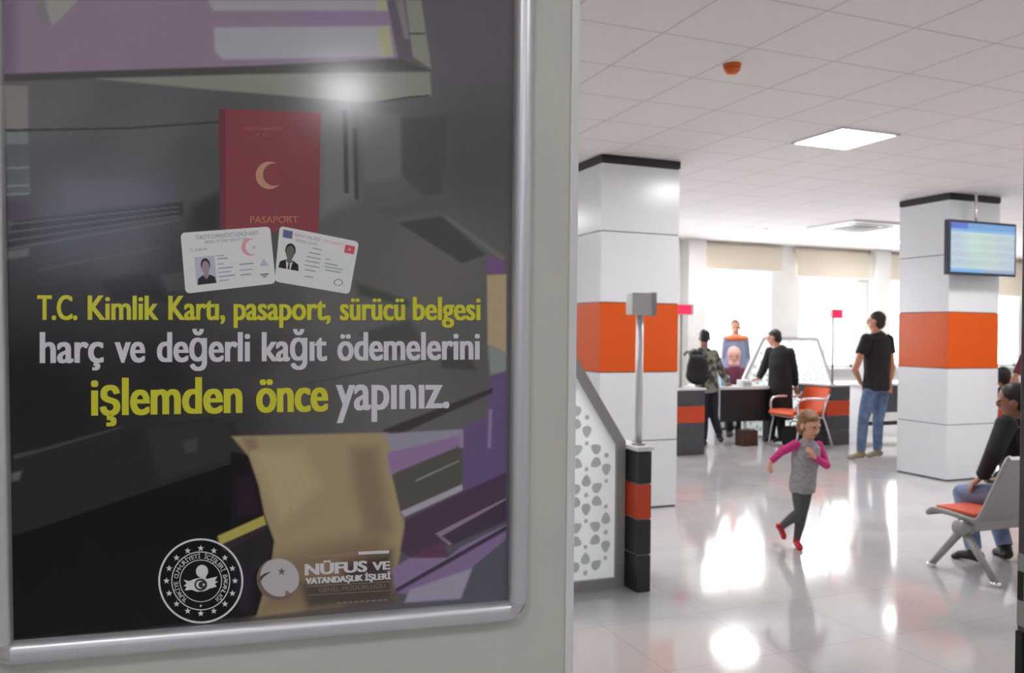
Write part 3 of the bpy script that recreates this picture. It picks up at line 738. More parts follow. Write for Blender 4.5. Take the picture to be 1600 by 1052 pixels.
# man with backpack leaning on the desk
J = joints(11.05, head=(1101, 528, .08), neck=(1100, 543, .0), sL=(1084, 552, -.02), sR=(1116, 553, .02), eL=(1080, 581, .12), wL=(1092, 600, .3), eR=(1126, 580, .16), wR=(1137, 598, .40),
           hL=(1097, 613, -.03), hR=(1113, 613, .03), pel=(1105, 606, 0), kL=(1100, 652, .05), aL=(1099, 690, .0), tL=(1101, 700, .2), kR=(1115, 650, .05), aR=(1124, 678, 0), tR=(1127, 689, .1))
floor_toe(J, ('tL',), .022); J['aL'].z = .085
person('man in a camouflage jacket leaning on the desk with a backpack', (6.5, 9.3, 0), J, .93, CV(.25, .95, -.1), 'skin_dark', 'hair_dark',
       clothes=(('top', 'jacket', 'camo', dict(infl=.02)), ('trousers', 'trousers', 'navy'), ('shoes', 'shoe', 'black_shoe')), vox=.009)
bp = PX(1090, 578, 11.05-.21)
t = thing('backpack', bp-Vector((0, 0, .2)), 'black backpack on the back of the man in camouflage', 'backpack')
r_, f_, u_ = CV(1, .05, 0), CV(-.05, 1, .1), Vector((0, 0, 1))
q = MB().ell(bp, (.15, .095, .2), X=r_, Y=f_, Z=u_).ell(bp-u_*.07, (.16, .10, .13), X=r_, Y=f_, Z=u_).ell(bp+u_*.1, (.13, .085, .1), X=r_, Y=f_, Z=u_)
fuse(q.build('pack', M['tee'], t), .012)
fuse(MB().ell(bp-u_*.08-f_*.09, (.11, .04, .08), X=r_, Y=f_, Z=u_).build('front_pocket', M['suit'], t), .01)
for sg in (-1, 1): MB().tube([bp+u_*.17+r_*sg*.09, bp+u_*.24+f_*.12+r_*sg*.1, bp+u_*.16+f_*.3+r_*sg*.1], .016, 8, 2).build('strap', M['black_rubber'], t)
# man in a long black coat
J = joints(11.55, head=(1210, 528, .06), neck=(1214, 542, .02), sL=(1203, 550, .1), sR=(1234, 551, -.08), eL=(1192, 579, .16), wL=(1185, 592, .14), eR=(1241, 582, -.02), wR=(1243, 603, .08),
           hL=(1210, 616, .07), hR=(1227, 616, -.07), pel=(1219, 609, 0), kL=(1207, 655, .08), aL=(1205, 690, .08), tL=(1192, 697, .12), kR=(1220, 656, -.06), aR=(1221, 692, -.06), tR=(1207, 699, 0))
floor_toe(J, ('tL', 'tR'), .022); J['aL'].z = J['aR'].z = .085
person('man in a long black coat leaning over the desk beside the orange chair', (7.6, 9.3, 0), J, .97, CV(-.8, .55, -.2), 'skin', 'hair_dark',
       clothes=(('top', 'coat', 'suit', dict(infl=.022, skirt=J['pel']-Vector((0, 0, .42)))), ('trousers', 'trousers', 'suit'), ('shoes', 'shoe', 'black_shoe')), vox=.009,
       hands={'L': (CV(-.9, .2, -.25), CV(0, 0, -1), .3, 1)})
# clerk standing at the window
J = joints(13.2, head=(1148.5, 511.5, 0), neck=(1149, 522, .02), sL=(1164, 530, .0), sR=(1135, 530, 0), eL=(1168, 561, .05), wL=(1163, 585, -.1), eR=(1131, 561, .05), wR=(1136, 585, -.1),
           hL=(1156, 589, 0), hR=(1142, 589, 0), pel=(1149, 583, 0), kL=(1156, 632, 0), aL=(1156, 672, .03), tL=(1157, 678, -.15), kR=(1142, 632, 0), aR=(1142, 672, .03), tR=(1141, 678, -.15))
floor_toe(J, ('tL', 'tR'), .022); J['aL'].z = J['aR'].z = .085
ck = person('clerk in a blue grey shirt with orange shoulders standing before the bright window', (8.15, 10.95, 0), J, 1.02, CV(-.2, -.97, -.1), 'skin', 'hair_grey',
       clothes=(('top', 'shirt', 'clerk_shirt', dict(infl=.016)), ('trousers', 'trousers', 'navy'), ('shoes', 'shoe', 'black_shoe')), vox=.009)
ym = (J['sL']+J['sR'])/2
fuse(MB().ell(ym+Vector((0, 0, .015)), (.20, .15, .06), X=CV(1, 0, 0), Y=CV(0, 1, 0)).build('shoulder_yoke', M['clerk_yoke'], ck), .009)
# seated woman in a headscarf, behind the desk
def seat_legs(J, Z0, y_, x_l, x_r): pass
J = joints(12.5, head=(1147, 556, 0), neck=(1147, 571, .02), sL=(1163, 581, .02), sR=(1133, 581, .02), eL=(1166, 604, .0), wL=(1154, 604, -.2), eR=(1129, 604, .0), wR=(1140, 604, -.2),
           hL=(1155, 628, .05), hR=(1141, 628, .05), pel=(1148, 622, .05), kL=(1157, 632, -.34), aL=(1157, 672, -.32), tL=(1157, 680, -.45), kR=(1139, 632, -.34), aR=(1139, 672, -.32), tR=(1139, 680, -.45))
floor_toe(J, ('tL', 'tR'), .022); J['aL'].z = J['aR'].z = .085; pel = J['pel'].copy()
wm = person('woman in a pink headscarf and maroon top seated behind the desk', (7.7, 10.35, 0), J, .95, CV(-.25, -.95, -.12), 'skin_pale', None,
       clothes=(('top', 'top', 'maroon', dict(infl=.02)), ('trousers', 'skirt', 'navy', dict(infl=.02)), ('shoes', 'shoe', 'black_shoe')), vox=.009)
r_, f_, u_ = frame_of(CV(-.25, -.95, -.12), (0, 0, 1)); hc = J['head']
q = MB().ell(hc+u_*.03-f_*.02, (.10, .112, .112), X=r_, Y=f_, Z=u_).ell(hc-u_*.05-f_*.035, (.092, .085, .11), X=r_, Y=f_, Z=u_).ell(hc-u_*.125+f_*.01, (.085, .08, .06), X=r_, Y=f_, Z=u_)
fuse(q.build('headscarf', M['scarf'], wm), .009)
t = thing('office_chair', (pel.x, pel.y, 0), 'dark office chair under the woman in the headscarf', 'chair')
MB().box((pel.x-.23, pel.y-.22, pel.z-.19), (pel.x+.23, pel.y+.22, pel.z-.12), .025).build('seat', M['suit'], t)
MB().box((pel.x-.2, pel.y+.17, pel.z-.05), (pel.x+.2, pel.y+.22, pel.z+.35), .02).build('backrest', M['suit'], t)
MB().tube([(pel.x, pel.y, .06), (pel.x, pel.y, pel.z-.18)], .03).build('column', M['silver'], t)
for i in range(5):
    a = 2*math.pi*i/5; MB().tube([(pel.x, pel.y, .09), (pel.x+.27*math.cos(a), pel.y+.27*math.sin(a), .04)], .02).ell((pel.x+.27*math.cos(a), pel.y+.27*math.sin(a), .03), (.03, .03, .03)).build('castor_arm', M['black_rubber'], t)
# man seated on the bench
J = joints(5.42, head=(1585, 625, -.02), neck=(1590, 648, .0), sL=(1572, 664, -.12), sR=(1616, 664, .16), eL=(1553, 709, -.16), wL=(1535, 745, .0), eR=(1602, 716, .28), wR=(1556, 752, .28),
           hL=(1588, 778, -.1), hR=(1604, 778, .08), pel=(1596, 766, 0), kL=(1505, 771, .12), aL=(1522, 848, .08), tL=(1488, 866, .2), kR=(1545, 769, .36), aR=(1571, 842, .16), tR=(1556, 858, .3))
floor_toe(J, ('tL', 'tR'), .022); J['aL'].z = J['aR'].z = .08
person('man with dark hair in a black jacket and pale jeans seated on the bench', (5.2, 4.0, 0), J, .94, CV(-.80, .58, -.14), 'skin_dark', 'hair_dark',
       clothes=(('top', 'jacket', 'suit', dict(infl=.022)), ('trousers', 'jeans', 'pale_jeans', dict(infl=.012)), ('shoes', 'shoe', 'black_shoe')), vox=.006,
       hands={'L': (CV(-.55, .3, -.6), CV(.2, .1, -1), .4, 1)})
# person behind the screen column
J = joints(9.7, head=(1566, 588, 0), neck=(1570, 604, 0), sL=(1552, 615, -.06), sR=(1590, 615, .1), eL=(1545, 642, .0), wL=(1535, 650, .2), eR=(1596, 642, .12), wR=(1580, 652, .3),
           hL=(1560, 668, 0), hR=(1582, 668, 0), pel=(1571, 660, 0), kL=(1545, 665, .38), aL=(1548, 715, .36), tL=(1538, 722, .5), kR=(1570, 665, .4), aR=(1572, 715, .38), tR=(1565, 722, .5))
floor_toe(J, ('tL', 'tR'), .022); J['aL'].z = J['aR'].z = .08
person('dark haired person mostly hidden behind the screen column', (9.0, 7.2, 0), J, .92, CV(-.4, .9, 0), 'skin_dark', 'hair_dark', 'bob',
       clothes=(('top', 'jumper', 'suit'), ('trousers', 'trousers', 'navy'), ('shoes', 'shoe', 'black_shoe')), vox=.009)
# person at the right edge, arm stretched down
J = joints(8.9, head=(1640, 500, 0), neck=(1636, 520, 0), sL=(1620, 536, -.05), sR=(1656, 536, .1), eL=(1600, 562, -.1), wL=(1588, 586, -.12), eR=(1664, 580, .1), wR=(1660, 610, .0),
           hL=(1628, 625, 0), hR=(1650, 625, 0), pel=(1639, 618, 0), kL=(1628, 680, 0), aL=(1628, 732, 0), tL=(1612, 740, .05), kR=(1652, 680, 0), aR=(1652, 732, 0), tR=(1640, 740, .05))
floor_toe(J, ('tL', 'tR'), .022); J['aL'].z = J['aR'].z = .085
person('person in dark red at the right edge with one arm stretched down', (9.0, 6.2, 0), J, 1.0, CV(-.8, -.3, -.3), 'skin_dark', 'hair_dark',
       clothes=(('top', 'jumper', 'dark_red', dict(infl=.016)), ('trousers', 'trousers', 'suit'), ('shoes', 'shoe', 'black_shoe')), vox=.009)

# ------------------------------------------------------------------ the framed poster
ZB, ZT, WP, WT = 1.15, 1.972, .573, .591   # the left rail hangs a little out of square
poster = thing('poster_frame', P0-DV*WP/2+Vector((0, 0, ZB)), 'framed poster with passport, identity cards and yellow lettering on the wall', 'poster')
def on_print(px, py, lift=0):
    r = ray(px, py); n = NV; t_ = (P0+n*lift-CAM).dot(n)/r.dot(n); return CAM + r*t_
Finv = Matrix((right, down, fwd))
def to_px(p):                                                   # world -> photo pixel, only to read colours off the print's layout
    q = p - CAM; a, b_, c_ = q.dot(right), q.dot(down), q.dot(fwd); return 800+F_PX*a/c_, 526+F_PX*b_/c_
def pc(r, g, b): return np.array([min(.9, lin(v)/K_PRINT) for v in (r, g, b)])
ANCH = [(60, 150, 88, 86, 88), (250, 200, 82, 82, 82), (300, 250, 70, 70, 70), (600, 250, 84, 84, 84), (720, 60, 84, 80, 86), (740, 250, 72, 72, 72), (660, 420, 90, 88, 86), (100, 450, 44, 43, 44), (250, 430, 46, 45, 46), (60, 600, 25, 24, 25), (250, 590, 32, 31, 32),
        (360, 650, 46, 45, 45), (450, 600, 72, 70, 70), (600, 560, 88, 86, 86), (720, 560, 80, 78, 78), (650, 650, 86, 84, 84), (100, 640, 26, 25, 26), (200, 850, 10, 9, 10), (60, 950, 10, 9, 10), (520, 480, 86, 84, 84), (420, 480, 70, 68, 68), (100, 300, 66, 66, 68), (180, 380, 56, 55, 55), (560, 400, 82, 82, 80), (400, 560, 52, 51, 51), (750, 900, 74, 75, 84)]
SH = []   # polygons of the printed photograph: points, colour, softness (px)
def S(pts, col, soft_=1.5, a=1): SH.append((np.array(pts, float), pc(*col), soft_, a))
S([(0, 0), (612, 0), (626, 90), (400, 103), (0, 116)], (122, 105, 122), 2)
S([(0, 0), (25, 0), (22, 115), (0, 116)], (100, 84, 104), 14)
S([(450, 0), (608, 0), (622, 90), (450, 100)], (120, 102, 126), 30)
S([(68, 0), (122, 0), (100, 24), (82, 40), (74, 22)], (128, 128, 124), 2); S([(55, 6), (70, 2), (78, 40), (60, 34)], (106, 104, 106), 5)
S([(325, 0), (604, 0), (606, 16), (334, 17)], (136, 134, 140), 3); S([(334, 43), (608, 41), (614, 88), (348, 93), (336, 80)], (140, 139, 146), 3)
S([(590, 0), (604, 0), (606, 16), (590, 16)], (142, 140, 112), 4); S([(592, 42), (608, 41), (614, 86), (596, 87)], (144, 142, 112), 5)
S([(604, 0), (628, 0), (648, 95), (622, 92), (612, 40)], (84, 76, 86), 2); S([(618, 0), (630, 0), (640, 60), (632, 60)], (110, 108, 108), 3)
S([(634, 0), (658, 0), (674, 108), (645, 88)], (116, 119, 110), 2); S([(638, 51), (664, 51), (664, 54), (638, 54)], (66, 66, 62), 1)
S([(0, 116), (400, 103), (626, 91), (672, 110), (400, 116), (160, 122), (0, 128)], (64, 64, 62), 3)
S([(150, 123), (400, 116), (672, 113), (674, 150), (560, 160), (440, 149), (330, 140)], (116, 116, 108), 2.5)
S([(590, 158), (640, 150), (672, 148), (672, 151), (640, 154), (600, 161)], (60, 60, 58), 1)
S([(0, 134), (44, 134), (44, 201), (0, 203)], (112, 109, 106), 2); S([(0, 206), (44, 206), (44, 225), (0, 226)], (100, 106, 106), 2); S([(0, 226), (44, 226), (48, 300), (0, 310)], (76, 81, 82), 3)
for yy in (262, 290, 303): S([(0, yy), (46, yy-2), (46, yy+1), (0, yy+3)], (108, 110, 112), 1.5)
S([(0, 202), (200, 199), (345, 189), (345, 192), (200, 202), (0, 206)], (52, 49, 52), 1.2)
S([(100, 282), (275, 275), (278, 312), (100, 330)], (72, 70, 78), 6)
S([(20, 345), (285, 316), (286, 336), (150, 360), (10, 388)], (40, 39, 39), 3); S([(0, 318), (50, 316), (50, 340), (0, 345)], (62, 52, 62), 3)
for a in range(4): S([(5, 350+a*13), (280, 322+a*7), (280, 324+a*7), (5, 353+a*13)], (76, 75, 76), 1)
S([(5, 394), (45, 388), (45, 400), (5, 406)], (86, 85, 84), 2); S([(60, 420), (250, 385), (250, 388), (60, 424)], (62, 61, 61), 1.5)
S([(250, 430), (290, 425), (300, 455), (262, 455)], (62, 61, 60), 3); S([(150, 440), (235, 425), (262, 470), (180, 470)], (34, 33, 34), 8)
S([(300, 320), (345, 300), (345, 360), (290, 370)], (46, 45, 45), 10)
S([(500, 180), (545, 172), (560, 310), (500, 340)], (98, 98, 100), 14)
S([(535, 172), (543, 172), (545, 302), (538, 302)], (66, 60, 60), 1.5); S([(551, 200), (558, 200), (561, 312), (554, 312)], (66, 62, 62), 2)
S([(560, 170), (625, 180), (628, 280), (570, 285)], (94, 93, 92), 6); S([(628, 185), (700, 180), (690, 330), (628, 275)], (70, 69, 69), 5)
S([(588, 326), (690, 302), (720, 320), (600, 345)], (80, 78, 77), 3); S([(622, 348), (690, 338), (760, 398), (722, 412)], (66, 65, 63), 2)
S([(690, 336), (702, 340), (790, 402), (785, 408)], (96, 94, 92), 2)
S([(758, 398), (790, 410), (790, 427), (761, 429)], (96, 74, 108), 2); S([(761, 430), (791, 429), (791, 552), (762, 538)], (150, 134, 108), 2); S([(762, 538), (791, 551), (791, 580), (766, 586)], (116, 122, 118), 3)
S([(555, 440), (640, 470), (640, 480), (560, 462)], (60, 68, 58), 5); S([(560, 520), (640, 500), (670, 545), (600, 560)], (68, 66, 66), 6); S([(690, 545), (730, 545), (745, 580), (690, 575)], (64, 62, 63), 4)
S([(470, 600), (680, 560), (680, 562), (470, 603)], (66, 64, 64), 1.2)
S([(765, 592), (791, 580), (791, 740), (720, 776), (726, 668), (762, 650)], (88, 72, 106), 2.5); S([(764, 640), (769, 640), (767, 700), (762, 700)], (120, 108, 132), 2)
S([(598, 672), (770, 606), (770, 614), (640, 672), (602, 688)], (54, 50, 52), 2)
S([(18, 714), (40, 704), (190, 668), (330, 652), (362, 660), (388, 708), (388, 714), (75, 824), (16, 838)], (34, 34, 34), 2.5); S([(230, 668), (352, 655), (388, 706), (250, 752)], (42, 42, 41), 10)
S([(20, 711), (60, 703), (190, 666), (190, 669), (60, 707), (22, 718)], (60, 60, 60), 1.5); S([(17, 740), (34, 736), (30, 750), (17, 753)], (84, 85, 86), 3); S([(285, 690), (308, 686), (308, 706), (290, 708)], (54, 57, 56), 3)
S([(75, 824), (388, 713), (388, 715), (75, 827)], (50, 48, 48), 1)
S([(16, 840), (388, 715), (404, 765), (413, 806), (428, 845), (420, 880), (402, 962), (15, 1004)], (10, 9, 10), 2)
S([(370, 745), (398, 740), (412, 805), (372, 812)], (36, 22, 36), 10); S([(372, 870), (405, 880), (400, 960), (370, 965)], (34, 24, 40), 8)
S([(362, 682), (606, 676), (618, 745), (636, 840), (624, 870), (612, 938), (400, 964), (424, 880), (428, 845), (413, 805), (404, 760), (388, 712)], (136, 122, 94), 2.5)
S([(396, 708), (470, 704), (500, 760), (440, 812), (424, 785), (406, 730)], (148, 137, 106), 16); S([(548, 700), (590, 698), (612, 828), (570, 836), (552, 760)], (114, 100, 80), 13); S([(428, 870), (600, 830), (612, 935), (402, 962)], (112, 94, 76), 22)
S([(535, 880), (612, 862), (610, 938), (545, 945)], (54, 45, 44), 14); S([(470, 912), (612, 900), (612, 940), (480, 952)], (66, 58, 54), 12)
S([(360, 705), (388, 712), (404, 760), (413, 805), (428, 845), (424, 880), (401, 962), (360, 966)], (17, 15, 17), 2)
S([(372, 748), (394, 745), (404, 800), (372, 808)], (34, 22, 34), 8); S([(374, 880), (398, 890), (392, 955), (372, 955)], (32, 24, 38), 8)
S([(380, 686), (400, 684), (402, 700), (388, 706)], (118, 98, 78), 6)
S([(340, 838), (412, 806), (416, 820), (344, 852)], (148, 138, 72), 1.5); S([(346, 853), (416, 821), (428, 848), (418, 880), (398, 894), (370, 880)], (30, 28, 28), 2); S([(346, 853), (416, 821), (418, 826), (350, 862)], (44, 34, 44), 1.5)
S([(600, 678), (722, 671), (722, 690), (612, 708)], (124, 121, 134), 2); S([(604, 708), (722, 680), (722, 695), (610, 742)], (122, 98, 132), 2)
S([(612, 742), (722, 697), (723, 760), (627, 806)], (72, 70, 66), 2); S([(650, 750), (718, 719), (718, 721), (650, 753)], (120, 122, 118), 1); S([(718, 672), (724, 672), (724, 700), (718, 700)], (128, 110, 136), 1.5)
S([(626, 800), (722, 757), (723, 766), (632, 808)], (144, 138, 150), 1.5)
S([(634, 812), (725, 768), (791, 738), (791, 815), (702, 854), (688, 850), (642, 872), (625, 862)], (66, 50, 68), 2.5); S([(692, 838), (791, 776), (791, 812), (706, 852)], (60, 48, 64), 2)
S([(680, 834), (791, 778), (791, 781), (690, 838), (706, 850), (702, 853)], (124, 104, 122), 1.2); S([(640, 872), (690, 846), (702, 870), (650, 878)], (80, 52, 72), 3)
S([(612, 890), (640, 872), (700, 872), (720, 855), (791, 820), (791, 826), (618, 925)], (116, 98, 130), 2); S([(618, 920), (791, 822), (791, 828), (620, 928)], (54, 46, 60), 1.2)
S([(620, 926), (791, 830), (791, 842), (736, 888), (640, 930)], (112, 92, 126), 2); S([(632, 942), (640, 922), (738, 888), (720, 936)], (132, 126, 144), 2.5)

def seg_sd(P, poly):
    n = len(poly); d = np.full(len(P), 1e18); ins = np.zeros(len(P), bool)
    for i in range(n):
        a, b_ = poly[i], poly[(i+1) % n]; e_ = b_-a; w_ = P-a
        t_ = np.clip((w_@e_)/max(1e-9, e_@e_), 0, 1); q_ = w_-t_[:, None]*e_; d = np.minimum(d, (q_**2).sum(1))
        c1 = (a[1] <= P[:, 1]) != (b_[1] <= P[:, 1])
        with np.errstate(divide='ignore', invalid='ignore'): xi = a[0]+(P[:, 1]-a[1])*e_[0]/(e_[1] if e_[1] else 1e-9)
        ins ^= c1 & (P[:, 0] < xi)
    return np.where(ins, -1, 1)*np.sqrt(d)
def paint(P):
    A = np.array(ANCH, float); w_ = 1/(((P[:, None, :]-A[None, :, :2])**2).sum(2)+900.)**1.6
    cols_ = np.array([pc(*a[2:]) for a in ANCH]); col = (w_@cols_)/w_.sum(1)[:, None]
    for poly, c_, sf, a in SH:
        lo, hi = poly.min(0)-3*sf-2, poly.max(0)+3*sf+2
        idx = np.where((P[:, 0] > lo[0]) & (P[:, 0] < hi[0]) & (P[:, 1] > lo[1]) & (P[:, 1] < hi[1]))[0]
        if len(idx) == 0: continue
        k_ = np.clip(.5-seg_sd(P[idx], poly)/(2*sf), 0, 1); k_ = (k_*k_*(3-2*k_))*a
        col[idx] = col[idx]*(1-k_[:, None])+c_*k_[:, None]
    return col
VV, FF, CC = [], [], []
NX, NZ = 330, 470
OFFP = wloc(poster)
us = np.linspace(-WP-.003, .003, NX+1); zs = np.linspace(ZB-.003, ZT+.003, NZ+1)
kk = 1+(np.repeat(zs, NX+1)-ZB)/(ZT-ZB)*(WT/WP-1); uu = np.tile(us, NZ+1)*kk
P3 = np.stack([P0.x+DV.x*uu, P0.y+DV.y*uu, np.repeat(zs, NX+1)], 1)
q = P3-np.array(CAM); PXY = np.stack([800+F_PX*(q@np.array(right))/(q@np.array(fwd)), 526+F_PX*(q@np.array(down))/(q@np.array(fwd))], 1)
CG = paint(PXY)
VV += [tuple(v) for v in P3-np.array(OFFP)]; CC += [(*cc, 1) for cc in CG]
for j in range(NZ):
    for i in range(NX):
        k = j*(NX+1)+i; FF.append((k, k+1, k+NX+2, k+NX+1))
layer = [0]
def add_faces(pix, faces, col, lift):
    b0 = len(VV); cc = (*pc(*col), 1)
    for (x, y) in pix: VV.append(tuple(on_print(x, y, lift)-OFFP)); CC.append(cc)
    for f in faces: FF.append(tuple(b0+i for i in f))
def poly(pix, col, L=1): add_faces(pix, [tuple(range(len(pix)))], col, L*.00006)
def ring(cx_, cy_, r0, r1, col, L=1, n=64, asp=1.0):
    pts = [(cx_+r*math.cos(2*math.pi*k/n)*asp, cy_+r*math.sin(2*math.pi*k/n)) for r in (r0, r1) for k in range(n)]
    add_faces(pts, [(k, (k+1) % n, n+(k+1) % n, n+k) for k in range(n)], col, L*.00006)
def disc(cx_, cy_, rx, ry, col, L=1, n=40): poly([(cx_+rx*math.cos(2*math.pi*k/n), cy_+ry*math.sin(2*math.pi*k/n)) for k in range(n)], col, L)
def star(cx_, cy_, r, col, L=1, rot=-90, n=5):
    pts = [(cx_+(r if k % 2 == 0 else r*.42)*math.cos(math.radians(rot+180*k/n)), cy_+(r if k % 2 == 0 else r*.42)*math.sin(math.radians(rot+180*k/n))) for k in range(2*n)]
    add_faces([(cx_, cy_)]+pts, [(0, 1+k, 1+(k+1) % (2*n)) for k in range(2*n)], col, L*.00006)
def crescent(cx_, cy_, r, dx, r2, col, L=1, n=36, rot=0):
    # outer circle minus an inner circle shifted towards rot
    d = dx; a = math.acos(max(-1, min(1, (r*r+d*d-r2*r2)/(2*r*d)))); b_ = math.acos(max(-1, min(1, (d*d+r2*r2-r*r)/(2*d*r2))))
    out = [(r*math.cos(a+(2*math.pi-2*a)*k/n), r*math.sin(a+(2*math.pi-2*a)*k/n)) for k in range(n+1)]
    b2 = math.pi-b_; inn = [(d+r2*math.cos(b2+(2*math.pi-2*b2)*k/n), r2*math.sin(b2+(2*math.pi-2*b2)*k/n)) for k in range(n+1)]
    cs, sn = math.cos(rot), math.sin(rot); tr = lambda p_: (cx_+p_[0]*cs-p_[1]*sn, cy_+p_[0]*sn+p_[1]*cs)
    pts = [tr(p_) for p_ in out+inn]
    add_faces(pts, [(k, k+1, n+2+k, n+1+k) for k in range(n)], col, L*.00006)
_tc = {}
def glyphs(txt, off=0.0):
    if (txt, off) in _tc: return _tc[(txt, off)]
    cu = bpy.data.curves.new('t', 'FONT'); cu.body = txt; cu.size = 1; cu.resolution_u = 4; cu.offset = off; cu.fill_mode = 'FRONT'
    ob = bpy.data.objects.new('t', cu); COL.objects.link(ob); bpy.context.view_layer.update()
    me = bpy.data.meshes.new_from_object(ob.evaluated_get(bpy.context.evaluated_depsgraph_get()))
    v = [(a.co.x, a.co.y) for a in me.vertices]; f = [tuple(p_.vertices) for p_ in me.polygons]
    bpy.data.objects.remove(ob); bpy.data.curves.remove(cu); bpy.data.meshes.remove(me)
    _tc[(txt, off)] = (v, f); return v, f
def text(txt, p0, p1, h0, h1, col, L=2, bold=0, ref='l', off=0.0):
    """baseline p0->p1 in photo pixels, height of the reference letter h0->h1"""
    v, f = glyphs(txt, off); rv, _ = glyphs(ref, off); rh = max(a[1] for a in rv)-min(a[1] for a in rv)
    x0, x1 = min(a[0] for a in v), max(a[0] for a in v)
    for k, sh in enumerate((0,) if not bold else (-bold, 0, bold)):
        pix = []
        for (x, y) in v:
            t_ = (x-x0)/(x1-x0); px_ = p0[0]+(p1[0]-p0[0])*t_; by = p0[1]+(p1[1]-p0[1])*t_
            pix.append((px_+sh, by-(h0+(h1-h0)*t_)*y/rh))
        add_faces(pix, f, col, (L+.3*k)*.00006)
YEL, WHT = (166, 164, 44), (172, 169, 176)
def words(items, y0, y1, xa, xb, h0, h1, col, bold, off):
    for w_, a, b_ in items:
        t0, t1 = (a-xa)/(xb-xa), (b_-xa)/(xb-xa); ly = lambda t_: y0+(y1-y0)*t_; lh = lambda t_: h0+(h1-h0)*t_
        text(w_, (a+bold, ly(t0)), (b_-bold, ly(t1)), lh(t0), lh(t1), col, bold=bold, off=off)
words((('T.C.', 58, 121), ('Kimlik', 137, 248), ('Kartı,', 263, 352), ('pasaport,', 365, 517), ('sürücü', 531, 633), ('belgesi', 645, 751)), 499.5, 500, 58, 751, 38.5, 36, YEL, 1.1, .008)
words((('harç', 62, 162), ('ve', 179, 227), ('değerli', 245, 391), ('kağıt', 409, 511), ('ödemelerini', 527, 750)), 567, 561.5, 62, 750, 48.5, 43, WHT, 1.3, .008)
words((('işlemden', 142, 379), ('önce', 400, 513)), 649, 642, 142, 513, 59, 55, YEL, 1.8, .01)
text('yapınız.', (526, 641), (701, 637), 40, 36, WHT, bold=1.3, ref='ı', off=.008)
# passport
poly([(342, 170), (501, 176), (498, 366), (344, 358)], (112, 57, 62), 1)
poly([(342, 170), (352, 170.4), (353, 358.5), (344, 358)], (92, 48, 54), 1.4)
crescent(421, 274, 21.5, 7.5, 17.5, (156, 116, 98), 2, rot=-.15)
text('TÜRKİYE CUMHURİYETİ', (381, 203), (441, 204), 4.5, 4.5, (142, 84, 82), 2, ref='T'); text('T.C.', (398, 213), (424, 213), 4.5, 4.5, (136, 76, 74), 2, ref='T')
text('PASAPORT', (391, 349), (466, 348), 11, 10, (152, 104, 82), 2, ref='P'); poly([(441, 338), (467, 338), (467, 339.4), (441, 339.6)], (150, 104, 84), 2)
# identity card
def quad(c_, u, v): return tuple((1-u)*(1-v)*c_[0][i]+u*(1-v)*c_[1][i]+u*v*c_[2][i]+(1-u)*v*c_[3][i] for i in (0, 1))
def card(c_, col, L):
    r = .05; pts = []
    for cu_, cv_, a0 in ((r, r*1.5, 180), (1-r, r*1.5, 270), (1-r, 1-r*1.5, 0), (r, 1-r*1.5, 90)):
        for k in range(6):
            a = math.radians(a0+18*k); pts.append(quad(c_, cu_+r*math.cos(a), cv_+r*1.5*math.sin(a)))
    poly(pts, col, L)
def crect(c_, u0, v0, u1, v1, col, L): poly([quad(c_, u0, v0), quad(c_, u1, v0), quad(c_, u1, v1), quad(c_, u0, v1)], col, L)
A_ = [(282, 364), (422, 354), (431, 443), (290, 459)]
card(A_, (196, 196, 214), 3); crect(A_, .38, .3, .92, .8, (188, 198, 208), 3.5)
def ctext(c_, txt, u0, u1, v, h, col, L): 
    H_ = abs(quad(c_, u0, 1)[1]-quad(c_, u0, 0)[1]); text(txt, quad(c_, u0, v), quad(c_, u1, v), h*H_, h*H_, col, L, ref='T')
ctext(A_, 'TÜRKİYE CUMHURİYETİ KİMLİK KARTI', .16, .86, .13, .065, (108, 98, 124), 4); ctext(A_, 'REPUBLIC OF TURKEY IDENTITY CARD', .26, .74, .21, .05, (120, 108, 128), 4)
ctext(A_, 'T.C. Kimlik No', .08, .28, .32, .05, (112, 104, 118), 4)
crect(A_, .13, .42, .355, .88, (150, 150, 166), 4)
def bust(c_, u, v, w_, h_, skinc, hairc_, coat, L, tie=None):
    q0 = lambda a, b_: quad(c_, u+a*w_, v+b_*h_)
    el = lambda ca, cb, ra, rb: [q0(ca+ra*math.cos(2*math.pi*k/20), cb+rb*math.sin(2*math.pi*k/20)) for k in range(20)]
    poly([q0(.0, 1), q0(.06, .76), q0(.3, .66), q0(.7, .66), q0(.94, .76), q0(1, 1)], coat, L)
    poly([q0(.4, .5), q0(.6, .5), q0(.64, .7), q0(.5, .82), q0(.36, .7)], skinc, L+.5)
    poly(el(.5, .28, .25, .26), hairc_, L+.7); poly(el(.5, .38, .2, .26), skinc, L+1)
    if tie: poly([q0(.34, .68), q0(.5, .82), q0(.66, .68), q0(.6, 1), q0(.4, 1)], (176, 172, 176), L+.8); poly([q0(.46, .8), q0(.54, .8), q0(.56, 1), q0(.44, 1)], tie, L+1.2)
bust(A_, .14, .44, .21, .44, (124, 112, 118), (34, 32, 36), (38, 38, 42), 4.5)
crescent(*quad(A_, .755, .33), 13.5, 4.5, 11.5, (190, 128, 140), 4, rot=-.1); star(quad(A_, .8, .335)[0], quad(A_, .8, .335)[1], 4, (190, 140, 150), 4)
for i, (u0, u1, v) in enumerate(((.38, .46, .42), (.38, .50, .47), (.38, .45, .56), (.38, .55, .63), (.38, .52, .70), (.38, .56, .77), (.38, .5, .84), (.62, .78, .60), (.62, .76, .70), (.62, .74, .78))):
    crect(A_, u0, v, u1, v+.022, (128, 126, 142) if i % 2 else (140, 140, 154), 4)
